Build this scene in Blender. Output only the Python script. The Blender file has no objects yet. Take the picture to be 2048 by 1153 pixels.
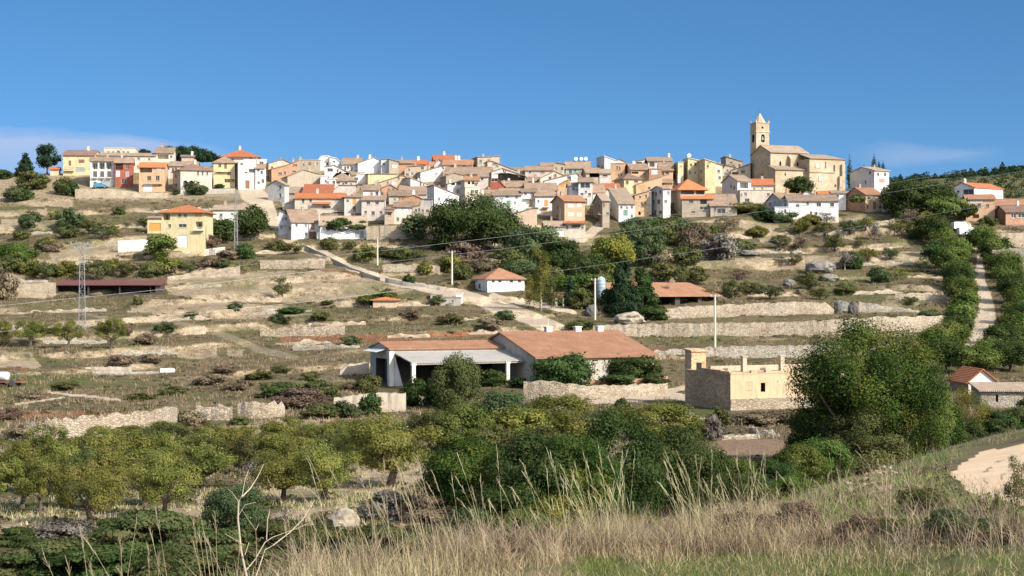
import bpy, math, random
import numpy as np
from mathutils import Vector, Matrix
from mathutils.geometry import tessellate_polygon
R = math.radians
scene = bpy.context.scene
col = scene.collection
random.seed(7)
F = 3248.0; CX = 1024.0; CY = 576.5          # focal length and centre of the 2048 px wide photograph

# ------------------------------------------------------------------ noise
def _hash(ix, iy, s):
    h = (ix.astype(np.int64) * 374761393 + iy.astype(np.int64) * 668265263 + s * 974634777) & 0x7fffffff
    h = ((h ^ (h >> 13)) * 1274126177) & 0x7fffffff
    h = h ^ (h >> 16)
    return (h & 0xffff) / 65535.0
def vnoise(x, y, s=0):
    x = np.asarray(x, float); y = np.asarray(y, float)
    x, y = np.broadcast_arrays(x, y)
    ix = np.floor(x); iy = np.floor(y); fx = x - ix; fy = y - iy
    fx = fx * fx * (3 - 2 * fx); fy = fy * fy * (3 - 2 * fy)
    a = _hash(ix, iy, s); b = _hash(ix + 1, iy, s); c = _hash(ix, iy + 1, s); d = _hash(ix + 1, iy + 1, s)
    return (a * (1 - fx) + b * fx) * (1 - fy) + (c * (1 - fx) + d * fx) * fy
def fbm(x, y, s=0, o=3):
    t = 0; a = .5; n = 0
    for i in range(o):
        t = t + a * vnoise(np.asarray(x) * 2 ** i, np.asarray(y) * 2 ** i, s + i * 17); n += a; a *= .5
    return t / n
def ss(a, b, x):
    t = np.clip((np.asarray(x, float) - a) / (b - a), 0, 1); return t * t * (3 - 2 * t)
def inpoly(px, py, poly):
    px = np.asarray(px); py = np.asarray(py); r = np.zeros(px.shape, bool); n = len(poly)
    for i in range(n):
        x1, y1 = poly[i]; x2, y2 = poly[(i + 1) % n]
        if y1 == y2: continue
        r ^= ((y1 > py) != (y2 > py)) & (px < (x2 - x1) * (py - y1) / (y2 - y1) + x1)
    return r

# ------------------------------------------------------------------ tagging / linking
def tag(o, label=None, cat=None, group=None, kind=None):
    if label: o['label'] = label
    if cat: o['category'] = cat
    if group: o['group'] = group
    if kind: o['kind'] = kind
    return o
def empty(name, loc, rz=0):
    o = bpy.data.objects.new(name, None); col.objects.link(o)
    o.location = loc; o.rotation_euler = (0, 0, rz); o.empty_display_size = .5
    return o
class MB:
    def __init__(s, T=None): s.v = []; s.f = []; s.T = T
    def add(s, vs, fs):
        n = len(s.v)
        s.v.extend([tuple(s.T @ Vector(v)) for v in vs] if s.T is not None else [tuple(v) for v in vs])
        s.f.extend([tuple(i + n for i in f) for f in fs])
    def box(s, x0, x1, y0, y1, z0, z1):
        s.add([(x0,y0,z0),(x1,y0,z0),(x1,y1,z0),(x0,y1,z0),(x0,y0,z1),(x1,y0,z1),(x1,y1,z1),(x0,y1,z1)],
              [(0,3,2,1),(4,5,6,7),(0,1,5,4),(1,2,6,5),(2,3,7,6),(3,0,4,7)])
    def slab(s, pts, th):                    # polygon thickened upward by th
        n = len(pts)
        s.add([(p[0],p[1],p[2]) for p in pts] + [(p[0],p[1],p[2]+th) for p in pts],
              [tuple(range(n))[::-1], tuple(range(n, 2*n))] + [(i,(i+1)%n,n+(i+1)%n,n+i) for i in range(n)])
    def tube(s, pts, rad, n=6, cap=True):
        vs = []; fs = []; pts = [Vector(p) for p in pts]
        for i, p in enumerate(pts):
            d = (pts[min(i+1,len(pts)-1)] - pts[max(i-1,0)]).normalized()
            a = d.orthogonal().normalized() if abs(d.z) > .9 else d.cross(Vector((0,0,1))).normalized()
            b = d.cross(a); r = rad[i] if hasattr(rad, '__len__') else rad
            for k in range(n):
                t = 2*math.pi*k/n; vs.append(p + a*(r*math.cos(t)) + b*(r*math.sin(t)))
        for i in range(len(pts)-1):
            for k in range(n): fs.append((i*n+k, i*n+(k+1)%n, (i+1)*n+(k+1)%n, (i+1)*n+k))
        if cap: fs.append(tuple(range(n))[::-1]); fs.append(tuple(range((len(pts)-1)*n, len(pts)*n)))
        s.add(vs, fs)
    def lathe(s, prof, n=16, c=(0,0,0)):
        vs = []; fs = []
        for r, z in prof:
            for k in range(n):
                t = 2*math.pi*k/n; vs.append((c[0]+r*math.cos(t), c[1]+r*math.sin(t), c[2]+z))
        for i in range(len(prof)-1):
            for k in range(n): fs.append((i*n+k, i*n+(k+1)%n, (i+1)*n+(k+1)%n, (i+1)*n+k))
        fs.append(tuple(range(n))[::-1]); fs.append(tuple(range((len(prof)-1)*n, len(prof)*n)))
        s.add(vs, fs)
    def build(s, name, mat, parent=None, smooth=False):
        me = bpy.data.meshes.new(name); me.from_pydata(s.v, [], s.f); me.update()
        me.materials.append(mat)
        if smooth: me.polygons.foreach_set('use_smooth', [True]*len(me.polygons))
        o = bpy.data.objects.new(name, me); col.objects.link(o)
        if parent is not None: o.parent = parent
        return o
def npmesh(name, V, Fc, mat, smooth=False, attrs=None):
    """V (n,3) Fc (m,k) numpy"""
    me = bpy.data.meshes.new(name); n, m, k = len(V), len(Fc), Fc.shape[1]
    me.vertices.add(n); me.vertices.foreach_set('co', np.ascontiguousarray(V, np.float32).ravel())
    me.loops.add(m*k); me.loops.foreach_set('vertex_index', np.ascontiguousarray(Fc, np.int32).ravel())
    me.polygons.add(m); me.polygons.foreach_set('loop_start', np.arange(0, m*k, k, dtype=np.int32))
    me.polygons.foreach_set('loop_total', np.full(m, k, np.int32))
    if smooth: me.polygons.foreach_set('use_smooth', np.ones(m, bool))
    for an, av in (attrs or {}).items():
        a = me.attributes.new(an, 'FLOAT', 'POINT'); a.data.foreach_set('value', np.ascontiguousarray(av, np.float32).ravel())
    me.update(calc_edges=True); me.materials.append(mat)
    return me
def mobj(name, me, parent=None):
    o = bpy.data.objects.new(name, me); col.objects.link(o)
    if parent is not None: o.parent = parent
    return o

# ------------------------------------------------------------------ materials
class NT:
    def __init__(s, name):
        s.m = bpy.data.materials.new(name); s.m.use_nodes = True; s.t = s.m.node_tree; s.n = s.t.nodes
        s.b = s.n['Principled BSDF']; s.out = s.n['Material Output']
    def new(s, ty, **kw):
        x = s.n.new(ty)
        for k, v in kw.items(): setattr(x, k, v)
        return x
    def link(s, a, b): s.t.links.new(a, b)
    def val(s, node, i, v):
        if hasattr(v, 'links') or isinstance(v, bpy.types.NodeSocket): s.link(v, node.inputs[i])
        else: node.inputs[i].default_value = v
    def noise(s, vec, scale, detail=4, rough=.6):
        x = s.new('ShaderNodeTexNoise'); x.inputs['Scale'].default_value = scale; x.inputs['Detail'].default_value = detail
        x.inputs['Roughness'].default_value = rough
        if vec is not None: s.link(vec, x.inputs['Vector'])
        return x.outputs['Fac']
    def ramp(s, fac, stops):
        x = s.new('ShaderNodeValToRGB'); e = x.color_ramp.elements
        while len(e) < len(stops): e.new(.5)
        for i, (p, c) in enumerate(stops): e[i].position = p; e[i].color = (*c, 1) if len(c) == 3 else c
        s.link(fac, x.inputs['Fac']); return x.outputs['Color']
    def mix(s, fac, a, b, mode='MIX'):
        x = s.new('ShaderNodeMix', data_type='RGBA', blend_type=mode)
        s.val(x, 0, fac)
        for i, c in ((6, a), (7, b)): s.val(x, i, (*c, 1) if isinstance(c, tuple) and len(c) == 3 else c)
        return x.outputs[2]
    def math(s, op, a, b=0.0, clamp=False):
        x = s.new('ShaderNodeMath', operation=op, use_clamp=clamp); s.val(x, 0, a); s.val(x, 1, b); return x.outputs[0]
    def attr(s, name): return s.new('ShaderNodeAttribute', attribute_name=name).outputs['Fac']
    def mapping(s, vec, scale, loc=(0,0,0)):
        x = s.new('ShaderNodeMapping'); s.link(vec, x.inputs['Vector']); x.inputs['Scale'].default_value = scale
        if isinstance(loc, tuple): x.inputs['Location'].default_value = loc
        else: s.link(loc, x.inputs['Location'])
        return x.outputs['Vector']
    def obj(s): return s.new('ShaderNodeTexCoord').outputs['Object']
    def bump(s, h, strength=.4, dist=.05):
        x = s.new('ShaderNodeBump'); x.inputs['Strength'].default_value = strength; x.inputs['Distance'].default_value = dist
        s.link(h, x.inputs['Height']); s.link(x.outputs['Normal'], s.b.inputs['Normal'])
def rnd_vec(t, k=40.0):
    oi = t.new('ShaderNodeObjectInfo'); x = t.new('ShaderNodeVectorMath', operation='SCALE')
    c = t.new('ShaderNodeCombineXYZ'); r = oi.outputs['Random']
    for i in range(3): t.link(r, c.inputs[i])
    t.link(c.outputs[0], x.inputs[0]); x.inputs['Scale'].default_value = k
    return x.outputs[0], r
def scl(c, k): return tuple(min(1, x*k) for x in c)
def plaster(name, c, var=.16, sc=.7, rough=.9):
    t = NT(name); rv, r = rnd_vec(t)
    v = t.mapping(t.obj(), (1,1,1), rv); vs = t.mapping(t.obj(), (1.6,1.6,.35), rv)
    n1 = t.noise(v, sc, 5, .65); n2 = t.noise(vs, 1.4, 4, .7)
    base = t.ramp(n1, [(.25, scl(c, 1-var)), (.55, c), (.8, scl(c, 1+var*.5))])
    d = t.ramp(n2, [(.48, (1,1,1)), (.72, (.70,.63,.54))])
    cc = t.mix(.75, base, d, 'MULTIPLY')
    hs = t.new('ShaderNodeHueSaturation'); t.link(cc, hs.inputs['Color'])
    t.link(t.math('ADD', t.math('MULTIPLY', r, .22), .89), hs.inputs['Value'])
    t.link(hs.outputs[0], t.b.inputs['Base Color']); t.b.inputs['Roughness'].default_value = rough
    t.bump(t.noise(v, 6, 4), .25, .04)
    return t.m
def masonry(name, cs, sc=1.6, mortar=(.42,.36,.27), zs=1.7, bump=.8):
    t = NT(name); rv, r = rnd_vec(t)
    nz = t.new('ShaderNodeTexNoise'); nz.inputs['Scale'].default_value = 1.3
    o = t.obj(); t.link(o, nz.inputs['Vector'])
    a = t.new('ShaderNodeVectorMath', operation='MULTIPLY_ADD'); t.link(nz.outputs['Color'], a.inputs[0]); a.inputs[1].default_value = (.35,.35,.35); t.link(o, a.inputs[2])
    v = t.mapping(a.outputs[0], (1,1,zs), rv)
    vo = t.new('ShaderNodeTexVoronoi'); vo.inputs['Scale'].default_value = sc; t.link(v, vo.inputs['Vector'])
    ve = t.new('ShaderNodeTexVoronoi', feature='DISTANCE_TO_EDGE'); ve.inputs['Scale'].default_value = sc; t.link(v, ve.inputs['Vector'])
    sp = t.new('ShaderNodeSeparateColor'); t.link(vo.outputs['Color'], sp.inputs[0])
    k = len(cs)
    stone = t.ramp(sp.outputs[0], [(i/(k-1), c) for i, c in enumerate(cs)])
    edge = t.math('MULTIPLY', t.math('SUBTRACT', .10, ve.outputs['Distance'], True), 9, True)
    big = t.ramp(t.noise(v, .25, 3), [(.35,(1,1,1)),(.7,(.66,.6,.52))])
    c = t.mix(.8, t.mix(edge, stone, mortar), big, 'MULTIPLY')
    t.link(c, t.b.inputs['Base Color']); t.b.inputs['Roughness'].default_value = .95
    t.bump(t.math('ADD', t.math('MINIMUM', ve.outputs['Distance'], .2), t.math('MULTIPLY', t.noise(v, 5), .08)), bump, .25)
    return t.m
def tiles(name, cs, rows=True):
    t = NT(name); rv, r = rnd_vec(t); o = t.obj()
    v = t.mapping(o, (1,1,1), rv)
    wv = t.new('ShaderNodeTexWave', bands_direction='X'); wv.inputs['Scale'].default_value = 1.35; wv.inputs['Distortion'].default_value = .35
    t.link(v, wv.inputs['Vector'])
    n = t.noise(t.mapping(v, (1,1,1)), .55, 5, .75); n2 = t.noise(t.mapping(v, (4.2,1.7,1.7)), 1.0, 3, .8)
    f = t.math('ADD', t.math('MULTIPLY', n, .55), t.math('MULTIPLY', n2, .45))
    base = t.ramp(f, [(.30, cs[0]), (.5, cs[1]), (.68, cs[2])])
    c = t.mix(t.math('MULTIPLY', t.math('SUBTRACT', 1, wv.outputs['Fac']), .35), base, scl(cs[0], .45))
    hs = t.new('ShaderNodeHueSaturation'); t.link(c, hs.inputs['Color'])
    t.link(t.math('ADD', t.math('MULTIPLY', r, .3), .85), hs.inputs['Value'])
    t.link(hs.outputs[0], t.b.inputs['Base Color']); t.b.inputs['Roughness'].default_value = .9
    t.bump(wv.outputs['Fac'], .7, .08)
    return t.m
def flat(name, c, rough=.7, var=.12, sc=3.0, metal=0):
    t = NT(name); rv, r = rnd_vec(t); v = t.mapping(t.obj(), (1,1,1), rv)
    t.link(t.ramp(t.noise(v, sc, 4), [(.3, scl(c,1-var)), (.7, scl(c,1+var))]), t.b.inputs['Base Color'])
    t.b.inputs['Roughness'].default_value = rough; t.b.inputs['Metallic'].default_value = metal
    return t.m
def glassm(name, c):
    t = NT(name); t.b.inputs['Base Color'].default_value = (*c, 1); t.b.inputs['Roughness'].default_value = .12
    t.b.inputs['Specular IOR Level'].default_value = .6; return t.m
def leafm(name, cs, sc=2.5, trans=.3, dry=None):
    """foliage: a few leaf colours picked per clump and per leaf, thin translucent leaves"""
    t = NT(name); rv, r = rnd_vec(t); v = t.mapping(t.obj(), (1,1,1), rv)
    g = t.attr('tint'); n = t.noise(v, sc, 3, .6)
    f = t.math('ADD', t.math('MULTIPLY', n, .5), t.math('MULTIPLY', g, .5))
    k = len(cs)
    c = t.ramp(f, [(.28+.44*i/(k-1), x) for i, x in enumerate(cs)])
    hs = t.new('ShaderNodeHueSaturation'); t.link(c, hs.inputs['Color'])
    t.link(t.math('ADD', t.math('MULTIPLY', r, .04), .48), hs.inputs['Hue'])
    t.link(t.math('ADD', t.math('MULTIPLY', r, .3), .85), hs.inputs['Value'])
    t.n.remove(t.b)
    d = t.new('ShaderNodeBsdfDiffuse'); tr = t.new('ShaderNodeBsdfTranslucent'); mx = t.new('ShaderNodeMixShader')
    t.link(hs.outputs[0], d.inputs[0]); t.link(hs.outputs[0], tr.inputs[0]); mx.inputs[0].default_value = trans
    t.link(d.outputs[0], mx.inputs[1]); t.link(tr.outputs[0], mx.inputs[2]); t.link(mx.outputs[0], t.out.inputs[0])
    return t.m
M = {}
for n, c in dict(white=(.76,.75,.72), offwhite=(.66,.63,.58), cream=(.60,.53,.43), yellow=(.66,.56,.33), beige=(.48,.42,.34), tan=(.41,.345,.265),
                 pinkbeige=(.58,.50,.44), orange=(.56,.37,.23), brick=(.45,.26,.16), red=(.36,.10,.06), grey=(.52,.51,.49), darkgrey=(.25,.24,.23),
                 bluegrey=(.55,.58,.62), peach=(.55,.42,.30), palegrey=(.64,.61,.57), barn=(.56,.50,.42), render=(.42,.36,.28), ochre=(.52,.375,.235), concrete=(.37,.34,.295), green=(.30,.42,.36)).items():
    M[n] = plaster('plaster_' + n, c)
M['stone'] = masonry('stone_wall', [(.34,.28,.20),(.50,.41,.29),(.58,.48,.35),(.44,.37,.28)], 3.6, (.36,.29,.2), 1.6, .5)
M['drystone'] = masonry('dry_stone', [(.27,.23,.18),(.46,.38,.28),(.56,.47,.35),(.39,.35,.29)], 2.9, (.20,.16,.11), 1.7, .8)
M['greystone'] = masonry('grey_dry_stone', [(.26,.24,.20),(.42,.38,.31),(.50,.45,.36),(.36,.33,.27)], 3.0, (.17,.15,.12), 1.6, .8)
M['brownstone'] = masonry('brown_rubble', [(.44,.28,.15),(.64,.44,.26),(.72,.54,.35)], 3.0, (.48,.34,.21), 1.5)
M['ashlar'] = masonry('sandstone', [(.48,.385,.26),(.53,.44,.305),(.58,.49,.36)], 1.3, (.44,.355,.25), 1.3, .25)
M['tile'] = tiles('old_tiles', [(.17,.115,.08),(.34,.235,.16),(.50,.38,.27)])
M['tiletan'] = tiles('pale_tiles', [(.25,.18,.125),(.40,.30,.21),(.55,.43,.32)])
M['tilered'] = tiles('red_tiles', [(.30,.09,.04),(.44,.14,.06),(.52,.21,.10)])
M['tileorange'] = tiles('orange_tiles', [(.40,.13,.045),(.55,.19,.07),(.62,.27,.11)])
M['tilepink'] = tiles('terracotta_tiles', [(.25,.125,.07),(.42,.205,.11),(.52,.31,.185)])
M['tiledark'] = tiles('dark_tiles', [(.16,.10,.08),(.24,.15,.11),(.33,.22,.16)])
M['tilemaroon'] = tiles('maroon_sheet', [(.13,.045,.04),(.17,.06,.05),(.21,.08,.065)])
M['sheetgrey'] = tiles('fibre_cement_sheet', [(.32,.30,.27),(.42,.40,.36),(.50,.47,.42)])
M['glass'] = glassm('window_glass', (.035,.04,.045))
M['frame'] = flat('window_frame', (.45,.38,.30)); M['whiteframe'] = flat('white_frame', (.75,.74,.72))
M['dark'] = flat('interior_shade_paint', (.05,.042,.035))  # near-black colour stands in for shade inside bays, arches and shelters
for k, c in dict(W=(.74,.76,.76), B=(.22,.11,.055), O=(.60,.30,.07), G=(.16,.28,.20), P=(.40,.22,.20), T=(.46,.36,.22), Y=(.66,.56,.25), D=(.13,.10,.08), X=(.33,.33,.34)).items():
    M['s' + k] = flat('panel_' + k, c)
M['iron'] = flat('painted_iron', (.07,.07,.07), .5); M['steel'] = flat('galvanised_steel', (.24,.25,.255), .5, .1, 3, .3)
M['rust'] = flat('rusty_iron', (.25,.11,.06)); M['pole'] = flat('concrete_pole', (.62,.56,.44)); M['wood'] = flat('weathered_wood', (.40,.33,.25))
M['bark'] = flat('bark', (.10,.075,.055), .95, .35, 5); M['palebark'] = flat('pale_bark', (.34,.29,.23), .95, .25, 5)
M['silo'] = flat('silo_paint', (.36,.45,.50), .5); M['wire'] = flat('power_wire', (.55,.54,.50), .6); M['ivory'] = flat('bleached_twig', (.44,.36,.26), .9, .2)
# ------------------------------------------------------------------ camera, sun, sky
cam = bpy.data.cameras.new('camera'); cam.sensor_width = 36; cam.lens = 36 * F / 2048; cam.clip_start = .2; cam.clip_end = 6000
camo = bpy.data.objects.new('camera', cam); col.objects.link(camo); camo.rotation_euler = (R(90), 0, 0); scene.camera = camo
SUN = Vector((.62, -.56, .56)).normalized()
sl = bpy.data.lights.new('sun', 'SUN'); sl.energy = 4.8; sl.angle = R(.5); sl.color = (1, .93, .82)
so = bpy.data.objects.new('sun', sl); col.objects.link(so); so.rotation_euler = (-SUN).to_track_quat('-Z', 'Y').to_euler(); so.location = (60, -60, 80)
w = bpy.data.worlds.new('World'); scene.world = w; w.use_nodes = True; nt = w.node_tree; N = nt.nodes; L = nt.links
sky = N.new('ShaderNodeTexSky'); sky.sky_type = 'NISHITA'; sky.sun_disc = False
sky.sun_elevation = math.asin(SUN.z); sky.sun_rotation = math.atan2(SUN.x, SUN.y); sky.altitude = 900; sky.air_density = 1.0; sky.dust_density = .25; sky.ozone_density = 3.0
tc = N.new('ShaderNodeTexCoord'); sx = N.new('ShaderNodeSeparateXYZ'); L.new(tc.outputs['Generated'], sx.inputs[0])
def wm(op, a, b, clamp=False):
    x = N.new('ShaderNodeMath'); x.operation = op; x.use_clamp = clamp
    for i, v in enumerate((a, b)):
        if isinstance(v, (int, float)): x.inputs[i].default_value = v
        else: L.new(v, x.inputs[i])
    return x.outputs[0]
zz = wm('ADD', wm('MULTIPLY', sx.outputs[2], 1.25), .13)
cb = N.new('ShaderNodeCombineXYZ'); L.new(sx.outputs[0], cb.inputs[0]); L.new(sx.outputs[1], cb.inputs[1]); L.new(zz, cb.inputs[2])
nm = N.new('ShaderNodeVectorMath'); nm.operation = 'NORMALIZE'; L.new(cb.outputs[0], nm.inputs[0]); L.new(nm.outputs[0], sky.inputs[0])
hs = N.new('ShaderNodeHueSaturation'); hs.inputs['Saturation'].default_value = 1.24; hs.inputs['Hue'].default_value = .498; hs.inputs['Value'].default_value = 1.02; L.new(sky.outputs[0], hs.inputs['Color'])
# two low banks of thin cloud near the horizon, by direction
ax = wm('DIVIDE', sx.outputs[0], sx.outputs[1]); az = wm('DIVIDE', sx.outputs[2], sx.outputs[1])
mp = N.new('ShaderNodeCombineXYZ'); L.new(wm('MULTIPLY', ax, 14), mp.inputs[0]); L.new(wm('MULTIPLY', az, 60), mp.inputs[1])
cn = N.new('ShaderNodeTexNoise'); cn.inputs['Scale'].default_value = 1.0; cn.inputs['Detail'].default_value = 5; L.new(mp.outputs[0], cn.inputs['Vector'])
nz = wm('MULTIPLY', wm('SUBTRACT', cn.outputs['Fac'], .5), .02)
top = wm('SUBTRACT', .1000, wm('MULTIPLY', wm('MAXIMUM', wm('ADD', ax, .26), 0), .16))            # upper edge of the left bank
lft = wm('MULTIPLY', wm('DIVIDE', wm('ADD', wm('SUBTRACT', top, az), nz), .007, True), wm('DIVIDE', wm('SUBTRACT', -.145, ax), .08, True))
lft = wm('MULTIPLY', lft, wm('ADD', .30, wm('MULTIPLY', wm('DIVIDE', wm('SUBTRACT', az, .062), .028, True), .62)))
dz = wm('ABSOLUTE', wm('SUBTRACT', wm('ADD', az, nz), .0825), 0); dx = wm('ABSOLUTE', wm('SUBTRACT', ax, .255), 0)
rgt = wm('MULTIPLY', wm('DIVIDE', wm('SUBTRACT', .006, dz), .005, True), wm('DIVIDE', wm('SUBTRACT', .05, dx), .03, True))
cl = wm('MAXIMUM', lft, wm('MULTIPLY', rgt, .42))
mxn = N.new('ShaderNodeMix'); mxn.data_type = 'RGBA'; L.new(wm('MULTIPLY', cl, .66), mxn.inputs[0]); L.new(hs.outputs[0], mxn.inputs[6]); mxn.inputs[7].default_value = (4.0, 4.5, 5.9, 1)
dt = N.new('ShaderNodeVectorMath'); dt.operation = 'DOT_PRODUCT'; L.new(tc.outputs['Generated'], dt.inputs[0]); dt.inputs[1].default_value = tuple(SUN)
sky_fill = wm('POWER', wm('MAXIMUM', dt.outputs['Value'], 0), 2.0)                        # added fill light: sky brightened round the sun, behind the camera
gm = N.new('ShaderNodeMix'); gm.data_type = 'RGBA'; gm.blend_type = 'ADD'; L.new(sky_fill, gm.inputs[0]); L.new(mxn.outputs[2], gm.inputs[6]); gm.inputs[7].default_value = (13, 12, 10.6, 1)
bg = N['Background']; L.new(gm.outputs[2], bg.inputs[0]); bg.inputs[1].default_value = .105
scene.view_settings.view_transform = 'Standard'; scene.view_settings.look = 'None'; scene.view_settings.exposure = .43; scene.view_settings.gamma = 1
scene.cycles.max_bounces = 5; scene.cycles.transparent_max_bounces = 4; scene.cycles.caustics_reflective = False; scene.cycles.caustics_refractive = False

# ------------------------------------------------------------------ hillside terrain
PYD = np.array([300,320,350,400,450,500,550,600,650,720,790,850,900,1000,1050,1153,1300,1420.])
DD  = np.array([508,490,462,430,402,375,345,315,285,245,205,160,135, 95, 78, 62, 50, 44.])
def Dbase(py): return np.interp(py, PYD, DD)
RID = ([-900,-500,0,150,300,500,640,900,1200,1450,1560,1700,1780,1850,2048,2400,2900], [410,400,351,345,331,331,335,335,335,342,368,378,388,384,398,420,440])
gx = np.arange(-700, 2760, 4.0); gy = np.arange(325, 1421, 2.5)
PX, PY = np.meshgrid(gx, gy)                                     # rows: top to bottom
def terr(px, py):
    """terraces: fields step up the slope, each step a steep bank. returns warped py and bank mask"""
    sp = 27.0 + 6*vnoise(px/900, px*0, 4)
    wob = 16*(fbm(px/330, py/150, 3)-.5) + .02*px + 5*(vnoise(px/60, py/30, 5)-.5)
    t = (py + wob)/sp; i = np.floor(t); f = 1 - (t - i)            # f: 0 at foot, 1 at the next foot above
    ff = .30 + .30*vnoise(px/260, i*3.1, 9)
    onf = f < ff
    g = np.where(onf, f*.12, ff*.12 + (f-ff)*(1-ff*.12)/(1-ff))
    amp = ss(385, 415, py)*(1 - ss(735, 790, py))*np.clip(vnoise(px/190, i*1.7, 12)*2.2-.25, 0, 1)
    amp = amp * (1 - .8*ss(1860, 1900, px)*ss(500, 540, py))
    pw = py + (f - g)*sp*amp
    m = np.where(onf, np.minimum(1, np.minimum(f, ff-f)*9), 0)*amp
    return pw, m
def terrace_foot(px, n):
    py = 500.
    for _ in range(25):
        sp = 27.0 + 6*float(vnoise(px/900, 0*px, 4)); wob = 16*(float(fbm(px/330, py/150, 3))-.5) + .02*px + 5*(float(vnoise(px/60, py/30, 5))-.5); py = n*sp - wob
    ff = .30 + .30*float(vnoise(px/260, (n-1)*3.1, 9)); return py, ff*sp, float(vnoise(px/190, (n-1)*1.7, 12))*2.2-.25
PW, BANK = terr(PX, PY)
YY = Dbase(PW) + (fbm(PX/40, PY/14, 21)-.5)*5*ss(380, 420, PY)*(Dbase(PY)/400)
YY = np.minimum.accumulate(YY, axis=0)                            # keep depth falling towards the camera
ridge = np.interp(PX, *RID)
def ground(px, py):
    fx = min(max((px-gx[0])/4.0, 0), len(gx)-1.001); fy = min(max((py-gy[0])/2.5, 0), len(gy)-1.001)
    i, j = int(fx), int(fy); a, b = fx-i, fy-j
    Y = (YY[j,i]*(1-a)+YY[j,i+1]*a)*(1-b) + (YY[j+1,i]*(1-a)+YY[j+1,i+1]*a)*b
    return Vector(((px-CX)/F*Y, Y, -(py-CY)/F*Y))
def at(px, py, Y): return Vector(((px-CX)/F*Y, Y, -(py-CY)/F*Y))
# everything above the crest folds down behind it
drop = np.maximum(0, ridge - PY)
Yr = np.where(drop > 0, np.interp(ridge, PYD, DD) + drop*2.2, YY)
PYr = np.where(drop > 0, ridge, PY)
X3 = (PX-CX)/F*Yr; Z3 = -(PYr-CY)/F*Yr - drop*.5
V = np.stack([X3, Yr, Z3], -1).reshape(-1, 3)
nx, ny = len(gx), len(gy)
idx = np.arange(nx*ny).reshape(ny, nx)
FC = np.stack([idx[:-1,:-1], idx[1:,:-1], idx[1:,1:], idx[:-1,1:]], -1).reshape(-1, 4)
def poly_mask(polys, PX, PY, warp=6):
    wx = PX + warp*(fbm(PX/22, PY/22, 31)-.5)*2; wy = PY + warp*.6*(fbm(PX/22, PY/22, 47)-.5)*2
    m = np.zeros(PX.shape)
    for p in polys: m = np.maximum(m, inpoly(wx, wy, p))
    return m
def stroke(px, py, pts, wd):
    """distance mask of a polyline with widths (vertical half width in px)"""
    m = np.zeros(px.shape)
    for (x0,y0,w0),(x1,y1,w1) in zip([(*p, q) for p, q in zip(pts, wd)][:-1], [(*p, q) for p, q in zip(pts, wd)][1:]):
        dx, dy = x1-x0, y1-y0; t = np.clip(((px-x0)*dx+(py-y0)*dy)/(dx*dx+dy*dy), 0, 1)
        d = np.hypot(px-(x0+t*dx), (py-(y0+t*dy))); m = np.maximum(m, 1-ss(.75, 1.15, d/(w0+(w1-w0)*t)))
    return m
EARTH = [[(0,392),(60,396),(150,402),(150,414),(60,413),(0,411)], [(0,420),(95,419),(95,431),(0,433)], [(0,440),(120,437),(120,456),(0,457)],
  [(95,495),(240,478),(300,474),(300,508),(230,512),(110,526)], [(1380,516),(1520,516),(1700,512),(1715,530),(1560,543),(1400,531)],
  [(1505,463),(1570,463),(1592,475),(1590,488),(1520,486)], [(1730,515),(1830,502),(1880,506),(1872,528),(1760,537)],
  [(335,556),(520,542),(660,540),(760,560),(830,580),(800,590),(640,604),(480,606),(330,590)], [(300,600),(560,610),(640,632),(420,640),(250,622)],
  [(0,703),(60,706),(80,735),(0,738)], [(320,702),(435,698),(440,716),(380,720)], [(455,697),(485,700),(480,715),(455,712)],
  [(1770,590),(1900,585),(1900,608),(1760,612)], [(1440,668),(1440,650),(1480,655)], [(1040,478),(1160,470),(1200,490),(1060,500)],
  [(1660,455),(1740,470),(1700,482),(1640,476)], [(1480,440),(1560,447),(1545,462),(1475,455)], [(0,890),(340,872),(600,838),(680,842),(400,893),(0,925)]]
GREEN = [[(0,750),(190,750),(170,768),(30,775),(0,778)], [(1438,905),(1490,880),(1450,893)], [(1330,830),(1430,820),(1450,850),(1350,850)],
  [(460,1010),(760,985),(800,1000),(500,1030)], [(0,1000),(300,985),(420,1010),(0,1040)]]
RED = [[(0,821),(90,822),(260,822),(250,833),(120,838),(0,840)], [(560,676),(760,668),(1000,660),(990,672),(760,682),(560,690)], [(1190,700),(1330,694),(1330,698),(1190,712)],
  [(610,533),(800,560),(730,552),(610,538)]]
FIELD = [[(1432,880),(1500,876),(1605,884),(1640,898),(1600,914),(1450,912)]]
SOIL = [[(430,1000),(520,985),(860,905),(870,960),(700,1010),(560,1045),(430,1050)], [(0,1035),(300,1000),(480,990),(480,1050),(300,1062),(0,1075)], [(0,905),(200,897),(560,865),(570,872),(200,908),(0,920)]]
PATHS = [([(500,385),(530,405),(545,440),(590,490),(640,507)], [22,16,14,10,6]), ([(640,500),(700,535),(790,565),(860,578),(930,592),(1000,616),(1060,636),(1130,668)], [6,7,7,9,11,14,15,15]),
  ([(985,593),(1060,607),(1150,625)], [6,7,4]), ([(165,628),(240,640),(340,644),(420,660),(520,700),(590,715)], [4,5,6,7,9,7]),
  ([(1300,790),(1340,782),(1400,770)], [5,6,5]), ([(30,808),(130,795)], [2,2]), ([(95,785),(240,800)], [2.5,2.5]),
  ([(1200,452),(1180,468),(1165,480)], [10,9,7]), ([(1180,805),(1330,790),(1400,800)], [6,8,7]), ([(1640,470),(1760,450),(1830,440)], [3,3,3])]
ROADR = [([(1959,505),(1960,530),(1960,560),(1967,587),(1974,611),(1971,638),(1963,665),(1940,700)], [5,8,10,13,16,21,23,13]), ([(1930,452),(1945,480),(1959,505)], [12,9,6])]
bare = np.clip(BANK*1.25*np.clip(fbm(PX/70, PY/16, 41)*3.2-1.0, 0, 1), 0, 1)
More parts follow.
